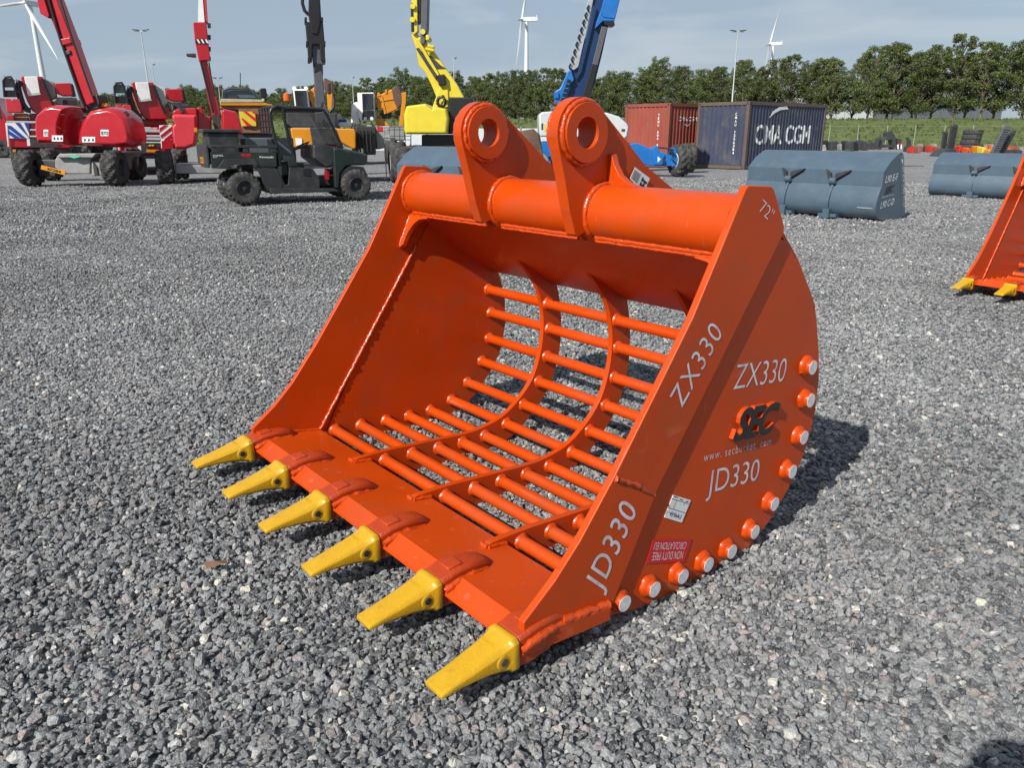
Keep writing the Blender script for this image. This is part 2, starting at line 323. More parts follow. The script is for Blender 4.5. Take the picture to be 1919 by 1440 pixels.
# crushed stones: hulls of random points, scattered over the view and a margin beside it
stones = bpy.data.collections.new('stones')
for k in range(14):
    r = np.random.default_rng(100+k)
    p = r.normal(size=(17, 3)); p /= np.linalg.norm(p, axis=1)[:, None]
    p = np.sign(p)*np.abs(p)**.8
    p *= r.uniform(.78, 1.0, (17, 1))*np.array([1.0, r.uniform(.62, .95), r.uniform(.45, .78)])
    m = MB(); m.hull(p.tolist()); o = m.build('stone', STONE, bevel=0)
    col.objects.unlink(o); stones.objects.link(o)
pts = []; sizes = []
def band(r0, r1, sp, s0, s1, dens=1.0, zj=.5):
    """stones on a jittered grid between two distances from the camera"""
    x = np.arange(-r1, r1, sp); y = np.arange(-.4, r1, sp); XX, YY = np.meshgrid(x, y)
    XX = XX.ravel()+rng.uniform(-.6, .6, XX.size)*sp; YY = YY.ravel()+rng.uniform(-.6, .6, YY.size)*sp
    rr = np.hypot(XX, YY+.35); ang = np.arctan2(XX, YY+.35)
    k = (rr > r0) & (rr < r1) & (np.abs(ang) < R(44)) & (rng.random(XX.size) < dens)
    XX, YY = XX[k], YY[k]
    sz = s0+(s1-s0)*rng.random(XX.size)**2.2
    # patches pressed down by wheels: stones sink in
    pack = np.clip(.5+1.6*(np.sin(XX*1.15-.75*YY+2.2)*.35+np.sin(XX*.47+.61*YY-.3)*.4+.25*np.clip((XX-.3), 0, 1)), 0, 1)
    z = gz(XX, YY)+sz*(rng.uniform(-zj, .42, XX.size)-.5*pack)
    pts.append(np.stack([XX, YY, z], -1)); sizes.append(sz)
band(.6, 3.4, .0162, .0075, .0235)
band(3.4, 7.0, .0195, .009, .0235)
band(7.0, 13.0, .028, .011, .023)
band(13.0, 27.0, .058, .017, .03)
band(.6, 7.0, .10, .020, .033, .6, .3)
P = np.concatenate(pts); S = np.concatenate(sizes)
gm = bpy.data.meshes.new('gravel'); gm.vertices.add(len(P)); gm.vertices.foreach_set('co', P.astype(np.float32).ravel())
a = gm.attributes.new('size', 'FLOAT', 'POINT'); a.data.foreach_set('value', S.astype(np.float32))
a = gm.attributes.new('spin', 'FLOAT_VECTOR', 'POINT')
a.data.foreach_set('vector', np.stack([rng.normal(0, .45, len(P)), rng.normal(0, .45, len(P)), rng.uniform(0, 6.283, len(P))], -1).astype(np.float32).ravel())
gravel = bpy.data.objects.new('gravel', gm); col.objects.link(gravel)
tag(gravel, 'loose crushed grey gravel covering the yard', 'gravel', kind='stuff')
ng = bpy.data.node_groups.new('scatter_stones', 'GeometryNodeTree')
ng.interface.new_socket('Geometry', in_out='INPUT', socket_type='NodeSocketGeometry'); ng.interface.new_socket('Geometry', in_out='OUTPUT', socket_type='NodeSocketGeometry')
n = ng.nodes; l = ng.links
gi, go = n.new('NodeGroupInput'), n.new('NodeGroupOutput')
ci = n.new('GeometryNodeCollectionInfo'); ci.inputs['Collection'].default_value = stones; ci.inputs['Separate Children'].default_value = True; ci.inputs['Reset Children'].default_value = True
ip = n.new('GeometryNodeInstanceOnPoints'); ip.inputs['Pick Instance'].default_value = True
na = n.new('GeometryNodeInputNamedAttribute'); na.data_type = 'FLOAT'; na.inputs[0].default_value = 'size'
nb = n.new('GeometryNodeInputNamedAttribute'); nb.data_type = 'FLOAT_VECTOR'; nb.inputs[0].default_value = 'spin'
er = n.new('FunctionNodeEulerToRotation')
l.new(gi.outputs[0], ip.inputs['Points']); l.new(ci.outputs[0], ip.inputs['Instance'])
l.new(nb.outputs[0], er.inputs[0]); l.new(er.outputs[0], ip.inputs['Rotation']); l.new(na.outputs[0], ip.inputs['Scale']); l.new(ip.outputs[0], go.inputs[0])
md = gravel.modifiers.new('stones', 'NODES'); md.node_group = ng
# ------------------------------------------------------------------ the orange skeleton bucket
TH = R(-50.25); X0B = -3.134; WI = 1.797          # yaw; inner face of its left plate; inner width
BX = Vector((math.cos(TH), math.sin(TH), 0)); BY = Vector((-math.sin(TH), math.cos(TH), 0))
YC = 1.75
def Q(bx, y, z): return Vector((bx-WI/2, y-YC, z+H))     # bucket coordinates -> local
def onx(u, v, bx):                                       # pixel -> (y, z) on the plane bx of the bucket
    r = pray(u, v); s = (X0B+bx)/r.dot(BX); return (r.dot(BY)*s, r.z*s)
def onq(u, v, bx, lift=0.0): y, z = onx(u, v, bx); return Q(bx+lift, y, z)
bucket = thing('skeleton_bucket', BX*(X0B+WI/2)+BY*YC, 'large orange skeleton bucket with yellow teeth, white stencilled numbers and a black raised logo', 'bucket', 'orange skeleton buckets', rz=TH)

rods = [(1.517,-1.331),(1.654,-1.340),(1.793,-1.350),(1.927,-1.359),(2.057,-1.359),(2.188,-1.330),(2.297,-1.257),(2.393,-1.159),(2.444,-1.040),(2.458,-.902),(2.443,-.777)]
def both(fn):
    """the same part on either side: fn(mirror) gets a function bx -> bx"""
    fn(lambda b: b); fn(lambda b: WI-b)
def plate(poly, b0, b1, name, m=ORANGE, bevel=.003, parent=None, mir=None):
    mir = mir or (lambda b: b)
    return MB().prism([Q(mir(b0), y, z) for y, z in poly], Q(mir(b1), 0, 0)-Q(mir(b0), 0, 0)).build(name, m, parent or bucket, bevel=bevel)
def bead(path, name='weld_bead', r=.008, jit=.14, parent=None, step=.012, n=7, off=(0, 0, 0)):
    pts_ = []
    for a, b in zip(path[:-1], path[1:]):
        k = max(2, int((b-a).length/step)); pts_ += [a.lerp(b, i/k) for i in range(k)]
    pts_.append(path[-1]); pts_ = [p+Vector((random.uniform(-1, 1), random.uniform(-1, 1), random.uniform(-1, 1)))*r*.18 for p in pts_]
    return MB(off).tube(pts_, r, n, jit).build(name, ORWELD, parent or bucket, smooth=60)
def arc(c, r, a0, a1, n): return [(c[0]+r*math.cos(R(a0+(a1-a0)*i/n)), c[1]+r*math.sin(R(a0+(a1-a0)*i/n))) for i in range(n+1)]

front = [(1.132,-1.262),(1.132,-1.231),(1.242,-1.149),(1.332,-1.062),(1.462,-.904),(1.624,-.686),(1.760,-.500),(1.858,-.332),(1.962,-.152),(1.974,-.143)]
rear = [(2.090,-.150),(2.108,-.160),(2.186,-.275),(2.183,-.300),(1.652,-1.004),(1.640,-1.030),(1.472,-1.335)]
outl = [(2.150,-.300),(2.245,-.330),(2.340,-.430),(2.460,-.562),(2.494,-.649),(2.530,-.753),(2.552,-.848),(2.556,-.973),(2.530,-1.095),(2.501,-1.154),(2.447,-1.232),(2.351,-1.330),(2.279,-1.374),(2.197,-1.414),(2.085,-1.432),(1.955,-1.438),(1.781,-1.424),(1.607,-1.404),(1.470,-1.372)]
inl = [(1.480,-1.322),(1.66,-1.0),(2.140,-.335)]
def sides(mir):
    plate(front+rear, WI, WI+.025, 'side_cutter', bevel=.004, mir=mir)
    plate(outl+inl, WI-.007, WI+.008, 'side_plate', bevel=.002, mir=mir)
    # weld seams: inside along the joint, across the cutter, and at the foot
    bead([Q(mir(WI-.006), 2.012, -.507), Q(mir(WI-.006), 1.446, -1.308)], r=.0085)
    bead([Q(mir(WI+.026), 1.462, -.910), Q(mir(WI+.026), 1.55, -.955), Q(mir(WI+.026), 1.640, -1.018)], r=.007, jit=.5)
    bead([Q(mir(WI+.006), 1.14, -1.262), Q(mir(WI-.004), 1.446, -1.310)], r=.007)
    bead([Q(mir(WI+.030), 1.27, -1.283), Q(mir(WI+.030), 1.45, -1.308)], r=.014, jit=.15)
both(sides)
# lip: thick plate with a bevelled front edge, wider than the side plates
lip = [(1.113,-1.312),(1.115,-1.304),(1.172,-1.270),(1.446,-1.312),(1.446,-1.352),(1.140,-1.320)]
MB().prism([Q(-.045, y, z) for y, z in lip], Q(WI+.09, 0, 0)-Q(0, 0, 0)).build('lip_plate', LIPM, bucket, smooth=15)
# ribs follow the rods
def offset_curve(P_, d):
    out = []
    for i in range(len(P_)):
        a, b = P_[max(i-1, 0)], P_[min(i+1, len(P_)-1)]
        t = Vector((b[0]-a[0], b[1]-a[1])).normalized(); out.append((P_[i][0]+t.y*d, P_[i][1]-t.x*d))
    return out
def dense(P_, k=4):
    out = []
    for i in range(len(P_)-1):
        p0, p1, p2, p3 = P_[max(i-1, 0)], P_[i], P_[i+1], P_[min(i+2, len(P_)-1)]
        for j in range(k):
            t = j/k; out.append(tuple(.5*(2*p1[c]+(p2[c]-p0[c])*t+(2*p0[c]-5*p1[c]+4*p2[c]-p3[c])*t*t+(3*p1[c]-p0[c]-3*p2[c]+p3[c])*t**3) for c in (0, 1)))
    return out+[P_[-1]]
spine = dense([(1.455,-1.326)]+rods+[(2.408,-.672),(2.325,-.588)])
rin = dense([(1.372,-1.294),(1.40,-1.288),(1.53,-1.290),(1.66,-1.299),(1.80,-1.309),(1.93,-1.318),(2.03,-1.316),(2.165,-1.287),(2.281,-1.212),(2.360,-1.121),(2.406,-1.0),(2.420,-.876),(2.405,-.771),(2.365,-.670),(2.262,-.548)], 3)
rout = offset_curve(spine, .080)[2:]
for k in (1, 2, 3):
    bx = WI*k/4
    rib = plate(rin+[(2.34,-.535)]+rout[::-1]+[(1.446,-1.385),(1.446,-1.312),(1.372,-1.301)], bx-.0125, bx+.0125, 'rib', bevel=.002)
    for s in (-1, 1): bead([Q(bx+s*.016, 1.368, -1.298), Q(bx+s*.016, 1.445, -1.309)], r=.009, parent=rib)
    bead([Q(bx-.016, 1.368, -1.298), Q(bx+.016, 1.368, -1.298)], r=.009, parent=rib)
# round bars through ribs and side plates, a weld collar at every crossing, bare primer on the sawn ends
collars = []
for i, (y, z) in enumerate(rods):
    rod = MB().cyl(Q(-.035, y, z), Q(WI+.035, y, z), .0240, n=20).build('rod', ORANGE, bucket, smooth=40)
    for bx, sg in [(WI*k/4+q*.0125, q) for k in (1, 2, 3) for q in (-1, 1)]+[(.008, 1), (WI-.008, -1)]:
        if len(collars) < 5:
            m = MB(); n_ = 18; ra = [.031*(1+random.uniform(-.09, .09)) for _ in range(n_)]; X1 = Vector((1, 0, 0))
            m.loft([[Vector((d, 0, 0))+(p-Vector((d, 0, 0)))*r_*k_ for p, r_ in zip(m.ring((d, 0, 0), X1, 1, n_), ra)] for d, k_ in ((-.002, 1.05), (.006, .97), (.014, .76))])
            c_ = m.build('weld_collar', ORWELD, rod, smooth=70); collars.append(c_.data)
        else:
            c_ = bpy.data.objects.new('weld_collar', random.choice(collars)); col.objects.link(c_); c_.parent = rod
        c_.location = Q(bx, y, z); c_.rotation_euler = (random.uniform(0, 6), 0, 0 if sg > 0 else math.pi)
    for b0, sg in ((WI+.008, 1), (-.008, -1)):
        m = MB(); n_ = 24; X1 = Vector((1, 0, 0)); ra = [1+random.uniform(-.07, .07) for _ in range(n_)]
        ringr = lambda d, r_, j=1: [Q(b0+sg*d, y, z)+(p-Q(b0+sg*d, y, z))*(q if j else 1) for p, q in zip(m.ring(Q(b0+sg*d, y, z), X1, r_, n_), ra)]
        m.loft([ringr(0, .039), ringr(.006, .0375), ringr(.014, .0325), ringr(.017, .0272, 0), ringr(.0288, .0272, 0), ringr(.030, .0262, 0)])
        m.build('pin_boss', ORWELD if False else ORANGE, rod, smooth=45)
        MB().cyl(Q(b0+sg*.0285, y, z), Q(b0+sg*.0312, y, z), .0255, n=24).build('pin_face', PINFACE, rod, smooth=40)
# torsion tube and the box plates behind it
TC, TR = (2.043, -.272), .099
tube = MB().cyl(Q(.0, *TC), Q(WI, *TC), TR, n=64).build('torsion_tube', ORANGE, bucket, smooth=40)
def ring_bead(bx, parent, r=.010): 
    P_ = [Q(bx, TC[0]+TR*1.01*math.cos(R(a)), TC[1]+TR*1.01*math.sin(R(a))) for a in range(0, 360, 6)]
    P_ = [p+Vector((random.uniform(-1, 1), random.uniform(-1, 1), random.uniform(-1, 1)))*.0012 for p in P_]
    return MB().tube(P_, r, 7, .16, True).build('weld_bead', ORWELD, parent, smooth=60)
ring_bead(.010, tube); ring_bead(WI-.010, tube)
plate([(1.986,-.355),(1.994,-.350),(2.290,-.548),(2.500,-.678),(2.494,-.692),(2.282,-.563)], .001, WI-.001, 'inner_back_plate')
plate([(2.135,-.235),(2.142,-.222),(2.330,-.390),(2.462,-.545),(2.512,-.676),(2.500,-.680),(2.450,-.551),(2.320,-.402)], .001, WI-.001, 'outer_back_plate')
for a, b in ((.03, .60), (.685, 1.128), (1.215, WI-.02)):
    bead([Q(a, 1.985, -.352), Q(b, 1.985, -.352)], r=.010)
    bead([Q(a, 1.983, -.364), Q(b, 1.983, -.364)], r=.006, jit=.1)
# curved gussets in the two upper corners
def gus(mir):
    E_ = [(0, 0), (.155, 0), (.150, .022), (.118, .026)]
    for k in range(1, 8):
        t = k/8*math.pi/2; E_.append((.030+.088*(1-math.sin(t)), .026+.120*(1-math.cos(t))))
    E_ += [(.030, .160), (.012, .175), (0, .172)]
    dn = Vector((0, -.43, -.90)).normalized()
    base = [Q(mir(WI-e), 1.985, -.352)+dn*d for e, d in E_]
    g = MB().prism(base, Vector((0, .022, -.010))).build('gusset', ORANGE, bucket, bevel=.003)
    for q in (.004, .018): bead([Q(mir(WI-.006-q*.5), 1.985+q*.5, -.352)+dn*.02, Q(mir(WI-.006-q*.5), 1.985+q*.5, -.352)+dn*.165], r=.0075, parent=g)
both(gus)
# two mounting ears with thick bosses
EC = (1.926, 0.0)
for e0 in (.607, 1.143):
    e1 = e0+.047
    prof = arc(EC, .115, 58, 186, 22)+[(1.820,-.052),(1.848,-.145),(1.875,-.255),(1.905,-.338),(1.915,-.345)]
    prof += [(1.955,-.33),(2.30,-.38),(2.46,-.548),(2.512,-.68),(2.56,-.60),(2.575,-.44),(2.545,-.31),(2.475,-.233),(2.256,-.114)]
    # ring-shaped plate: bridge the outline to the pin hole
    hole = [(EC[0]+.051*math.cos(R(a)), EC[1]+.051*math.sin(R(a))) for a in range(58, 58-360, -12)]
    poly = prof+[prof[0]]+hole+[hole[0]]
    ear = plate(poly, e0, e1, 'ear', bevel=0)
    for b, t in ((e1, .026), (e0, -.026)):
        m = MB(); m.annulus(Q(b, *EC), Vector((1, 0, 0))*(1 if t > 0 else -1), .0505, .098, abs(t), 48); m.build('boss', ORANGE, ear, smooth=35, bevel=.002)
        P_ = [Q(b+.008*(1 if t > 0 else -1), EC[0]+.102*math.cos(R(a)), EC[1]+.102*math.sin(R(a))) for a in range(0, 360, 6)]
        MB().tube([p+Vector((random.uniform(-1, 1), random.uniform(-1, 1), random.uniform(-1, 1)))*.0015 for p in P_], .009, 7, .2, True).build('weld_bead', ORWELD, ear, smooth=60)
        ring_bead(b+(.006 if t > 0 else -.006), ear, .011)
    m = MB()                                         # short gusset beside each ear, on top of the tube
    for sg, b in ((1, e1),) if e0 > 1 else ((-1, e0),):
        pr = [(0, -.07), (.016, -.07), (.030, -.105), (.055, -.140), (.095, -.163), (.145, -.178), (.145, -.205), (0, -.215)]
        m.prism([Q(b+sg*dx, 2.055, z) for dx, z in pr], Vector((0, .028, 0)))
        m.build('gusset', ORANGE, ear, bevel=.003)
# rear stub visible beyond the tube
MB().lathe(Q(1.24, 2.33, -.275), (0, 0, 1), [(0, .04), (.03, .04), (.04, .03), (.045, .012)], 20).build('plug', ORANGE, bucket, smooth=40)

# adapters, teeth and their pins
def tooth_mesh():
    """one point: lofted wedge with a raised collar, in (across, forward, up) about its base"""
    m = MB()
    def sec(f, w, zt, zb, ch):
        w2 = w/2; return [(-w2+ch, -f, zt), (w2-ch, -f, zt), (w2, -f, zt-ch), (w2, -f, zb+ch), (w2-ch, -f, zb), (-w2+ch, -f, zb), (-w2, -f, zb+ch), (-w2, -f, zt-ch)]
    S_ = [(-.006,.102,.000,-.092,.010),(.0,.109,.004,-.097,.012),(.016,.109,.003,-.097,.012),(.023,.102,-.003,-.091,.012),(.05,.098,-.009,-.086,.015),(.09,.091,-.020,-.078,.013),(.14,.084,-.033,-.073,.009),(.185,.078,-.044,-.070,.006),(.228,.077,-.0535,-.0705,.004),(.236,.073,-.056,-.069,.003)]
    m.loft([sec(*q) for q in S_]); return m
def adapter_mesh():
    m = MB()
    def sec(f, w, zt, zb, ch):
        w2 = w/2; return [(-w2+ch, f, zt), (w2-ch, f, zt), (w2, f, zt-ch), (w2, f, zb+ch), (w2-ch, f, zb), (-w2+ch, f, zb), (-w2, f, zb+ch), (-w2, f, zt-ch)]
    m.loft([sec(-.02,.07,-.02,-.07,.008), sec(.0061,.082,-.008,-.088,.008), sec(.0065,.098,.001,-.094,.009), (sec(.05,.100,.010,-.096,.007)), sec(.10,.098,.013,-.090,.008), sec(.145,.092,.009,-.082,.009), sec(.185,.080,.000,-.074,.014), sec(.21,.060,-.018,-.068,.014), sec(.222,.040,-.030,-.064,.010)])
    m.obox((0, .072, .0115), (.026, 0, 0), (0, .026, .0015), (0, 0, .0055))
    return m
tm = ad = None
for i in range(6):
    bx = .012+(WI-.024)/5*i
    base = Q(bx, 1.101, -1.262)
    a_ = MB()
    if i == 0:
        ado = adapter_mesh().build('adapter', CAST, bucket, smooth=40, bevel=.003); ad = ado.data
        too = tooth_mesh().build('tooth', YELLOW, bucket, smooth=50, bevel=.003); tm = too.data
    else:
        ado = bpy.data.objects.new('adapter', ad); too = bpy.data.objects.new('tooth', tm)
        for o in (ado, too):
            col.objects.link(o); o.parent = bucket
            bv = o.modifiers.new('bevel', 'BEVEL'); bv.width = .003; bv.segments = 2; bv.limit_method = 'ANGLE'; bv.angle_limit = R(40)
    ado.location = base; too.location = base+Vector((0, random.uniform(-.002, .001), 0))
    too.rotation_euler = (R(random.uniform(-.8, .8)), R(random.uniform(-1, 1)), R(random.uniform(-.8, .8)))
    for sg in (1, -1):                               # pin hole on either cheek: raised ring, dark pin
        c = Vector((sg*.0485, -.046, -.047))
        MB().lathe(c-Vector((sg*.008, 0, 0)), (sg, 0, -.0), [(0, .026), (.008, .023), (.0105, .0175), (.0095, .0115)], 22).build('pin_ring', YELLOW, too, smooth=60)
        MB().lathe(c+Vector((sg*.0012, 0, 0)), (sg, 0, 0), [(0, .0112), (.0026, .0108), (.003, .004)], 16).build('retaining_pin', INK if i < 5 else BROWN, too, smooth=40)
    V_, F_, w_ = curve_mesh('10035C')
    MB().add([(-.026+x/w_*.052, -.050-(1-y)*.011, -.0088-(.050+(1-y)*.011-.05)*.30+.0006) for x, y in V_], F_).build('cast_number', YELLOW, too)
    for sg in (-1, 1):
        P_ = [base+Vector((sg*.053, .012, -.034)), base+Vector((sg*.056, .06, -.020)), base+Vector((sg*.050, .12, -.021)), base+Vector((sg*.038, .185, -.032))]
        bead(P_, r=.012, parent=ado, jit=.16, off=base)

# writing and raised logo on the outer face of the right plate
def wr(body, p0, p1, p2, bx, m=STENCIL, **k): return lettering(body, onq(*p0, bx), onq(*p1, bx), onq(*p2, bx), m, bucket, **k)
CUT, SID = WI+.0262, WI+.0092
wr('ZX330', (1278,765.3), (1355.1,624.8), (1254.2,743.5), CUT, bold=-.004, spacing=1.12)
wr('JD330', (1125.4,1111.7), (1194.9,957.1), (1094.8,1091.3), CUT, bold=.004, spacing=1.12)
wr('72"', (1422.3,395.6), (1444.2,418.5), (1430.6,371.7), CUT, bold=-.012)
wr('ZX330', (1374.1,730.5), (1469.1,714.6), (1382,683.4), SID, bold=-.008)
wr('JD330', (1323.8,926.5), (1420,900.2), (1329.2,882.7), SID, bold=-.004)
wr('www. secbucket. com', (1318.7,865.6), (1444.6,834.0), (1319.9,850.0), SID, bold=-.008, spacing=1.25)
V_, F_, w_ = curve_mesh('SEC', bold=.034, shear=.42, spacing=.93)
p0, p1, p2 = onq(1366,825,SID), onq(1449,805.5,SID), onq(1374,766,SID)
U_, Vv_ = (p1-p0)/w_, p2-p0; nX = Vector((1, 0, 0))
def boundary(F):
    c = {}
    for f in F:
        for i in range(len(f)):
            e = (f[i], f[(i+1) % len(f)]); c[e] = 1
    return [e for e in c if (e[1], e[0]) not in c]
m = MB(); A_ = [p0+U_*x+Vv_*y-nX*.002 for x, y in V_]; B_ = [p+nX*.016 for p in A_]; nA = len(A_)
m.add(A_+B_, [(a, b, b+nA, a+nA) for a, b in boundary(F_)]+[tuple(i+nA for i in f) for f in F_]); logo = m.build('logo', ORANGE, bucket)
MB().add([p+nX*.0168 for p in A_], F_).build('logo_face', BLACK, logo)
b0_, b1_ = onq(1372,822,SID), onq(1446,803,SID)
# stickers
def sticker(cs, bx, name, m, t=.0015): 
    return MB().prism([onq(*c, bx) for c in cs], nX*t).build(name, m, bucket)
st = sticker([(1223.2,1011.6),(1296,1011),(1281.5,1053.4),(1210.6,1056.3)], SID, 'red_sticker', REDLAB)
def inst(body, p0, p1, p2, bx, m, par, **k): return lettering(body, onq(*p0, bx), onq(*p1, bx), onq(*p2, bx), m, par, **k)
inst('NON DUTY FREE', (1281.5,1033.5), (1224,1036.0), (1278.5,1048), SID+.0022, LABEL, st, bold=-.012)
inst('CIRCULATION EU', (1287.5,1016.5), (1228,1017.5), (1284,1029.5), SID+.0022, LABEL, st, bold=-.012)
st = sticker([(1261,928),(1294,938),(1277,980),(1244.5,970)], SID, 'white_sticker', LABEL)
inst('IV60-1', (1278,965.5), (1250.5,956.5), (1274.5,974), SID+.0022, INK, st, bold=-.01)
m = MB()
for (a, b) in (((1251.5,952),(1284.5,962)), ((1259,935),(1291,945)), ((1268.5,937.5),(1261.5,955)), ((1283,942.5),(1281,947.5))):
    pa, pb = onq(*a, SID+.0022), onq(*b, SID+.0022); d_ = (pb-pa).normalized(); w__ = d_.cross(nX)*.0009
    m.add([pa-w__, pb-w__, pb+w__, pa+w__], [(0, 1, 2, 3)])
for (u_, v_, l_) in ((1263,931,8), (1274,936,6), (1285,940,5), (1264,967,9), (1256,963,4)):
    pa, pb = onq(u_, v_, SID+.0022), onq(u_+l_, v_+l_*.3, SID+.0022); w__ = (pb-pa).normalized().cross(nX)*.0014
    m.add([pa-w__, pb-w__, pb+w__, pa+w__], [(0, 1, 2, 3)])
m.build('form_lines', INK, st)
EAR = 1.143+.0475
st = sticker([(1190,313.4),(1217.6,334),(1206,362.6),(1180,335)], EAR+.006, 'ear_sticker', LABEL, .001)
m = MB()
cs = [onq(*c, EAR+.0082) for c in ((1190,313.4),(1217.6,334),(1206,362.6),(1180,335))]
bil = lambda s, t: cs[0].lerp(cs[1], s).lerp(cs[3].lerp(cs[2], s), t)
for k in range(11): m.add([bil(.04+.04*k, .12+.02*(k % 3)), bil(.055+.04*k, .12+.02*(k % 3)), bil(.055+.04*k, .86), bil(.04+.04*k, .86)], [(0, 1, 2, 3)])
for a in ((.66,.30,.96,.42),(.66,.62,.96,.74),(.78,.42,.86,.62),(.60,.22,.68,.50),(.60,.55,.68,.80)): m.add([bil(a[0], a[1]), bil(a[2], a[1]), bil(a[2], a[3]), bil(a[0], a[3])], [(0, 1, 2, 3)])
m.build('print', INK, st)
# the second orange bucket at the edge of the yard is the same kind
b2 = copy_tree(bucket); tag(b2, 'orange skeleton bucket behind the big one, two yellow teeth of it in view', 'bucket', 'orange skeleton buckets')
b2.rotation_euler = (0, 0, R(-53)); b2.scale = (1, .94, 1.04)
q_ = Q(.012, .857, -1.319); tip = Matrix.Rotation(R(-53), 3, 'Z') @ Vector((q_.x, q_.y*.94, q_.z*1.04)); g_ = G(1790, 541, .08)
b2.location = (g_.x-tip.x, g_.y-tip.y, 0)
# ------------------------------------------------------------------ embankment, trees, far things
def grass_mat():
    m = mat('grass', (.078, .104, .023), .85, var=.35, vscale=.8, bump=.6, bscale=5, bdist=.2, dirt=(.11, .115, .04), damt=.6, dscale=.35); return m
GRASS = grass_mat()
DY0, DY1, DH = 86.0, 101.0, 3.05          # foot, crest, height of the dike
m = MB(); nx_ = 150; prof = [(-1.5, -.15), (0, .05), (3, .55), (7, 1.5), (11, 2.5), (14, 3.0), (17, 3.05), (30, 3.0), (80, 2.95), (400, 2.9)]
rows = []
for i in range(nx_+1):
    x = -420+840*i/nx_; bend = -.0000 if x > -40 else .0006*(x+40)**2*.2
    rows.append([Vector((x, DY0+d+bend+.5*math.sin(x*.13), z+(.10*math.sin(x*.37+d)+.07*math.sin(x*1.1+d*.8) if 0 < z < 3.02 else .03*math.sin(x*.9)))) for d, z in prof])
m.loft(rows, cap=False, closed=False)
emb = m.build('grass_embankment', GRASS, smooth=80); tag(emb, 'long green grass embankment at the far side of the yard', 'embankment', kind='structure')
# tufts on the dike face
rg = np.random.default_rng(3); m = MB()
for k in range(9000):
    x = rg.uniform(-60, 130); t = rg.uniform(0, 1); d = t*17; z = np.interp(d, [q[0] for q in prof], [q[1] for q in prof]); a = rg.uniform(0, 3.14); s_ = rg.uniform(.10, .30); h_ = rg.uniform(.10, .30)
    y = DY0+d+.5*math.sin(x*.13); c_, n_ = math.cos(a)*s_, math.sin(a)*s_
    m.add([(x-c_, y-n_, z-.05), (x+c_, y+n_, z-.05), (x+rg.uniform(-.1, .1), y-.05, z+h_)], [(0, 1, 2)])
gr = m.build('grass', GRASS); tag(gr, 'uneven grass tufts on the embankment face', 'grass', kind='stuff')

LEAF = bpy.data.materials.new('leaves'); LEAF.use_nodes = True
N, L_ = LEAF.node_tree.nodes, LEAF.node_tree.links; b_ = N['Principled BSDF']; b_.inputs['Roughness'].default_value = .6; b_.inputs['Specular IOR Level'].default_value = .35
gq = N.new('ShaderNodeNewGeometry'); oi = N.new('ShaderNodeObjectInfo'); cr = N.new('ShaderNodeValToRGB')
cr.color_ramp.elements[0].color = (.055, .082, .022, 1); cr.color_ramp.elements[1].color = (.155, .180, .062, 1)
q = cr.color_ramp.elements.new(.55); q.color = (.095, .122, .037, 1)
L_.new(gq.outputs['Random Per Island'], cr.inputs[0])
hs = N.new('ShaderNodeHueSaturation'); mr = N.new('ShaderNodeMapRange'); mr.inputs[3].default_value = .82; mr.inputs[4].default_value = 1.2
L_.new(oi.outputs['Random'], mr.inputs[0]); L_.new(mr.outputs[0], hs.inputs['Value']); L_.new(cr.outputs[0], hs.inputs['Color']); L_.new(hs.outputs[0], b_.inputs['Base Color'])
tr = N.new('ShaderNodeBsdfTranslucent'); L_.new(hs.outputs[0], tr.inputs['Color']); mxs = N.new('ShaderNodeMixShader'); mxs.inputs[0].default_value = .25
L_.new(b_.outputs[0], mxs.inputs[1]); L_.new(tr.outputs[0], mxs.inputs[2]); L_.new(mxs.outputs[0], N['Material Output'].inputs[0])
BARK = mat('bark', (.17, .14, .10), .9, var=.3, vscale=3, bump=.5, bscale=8)

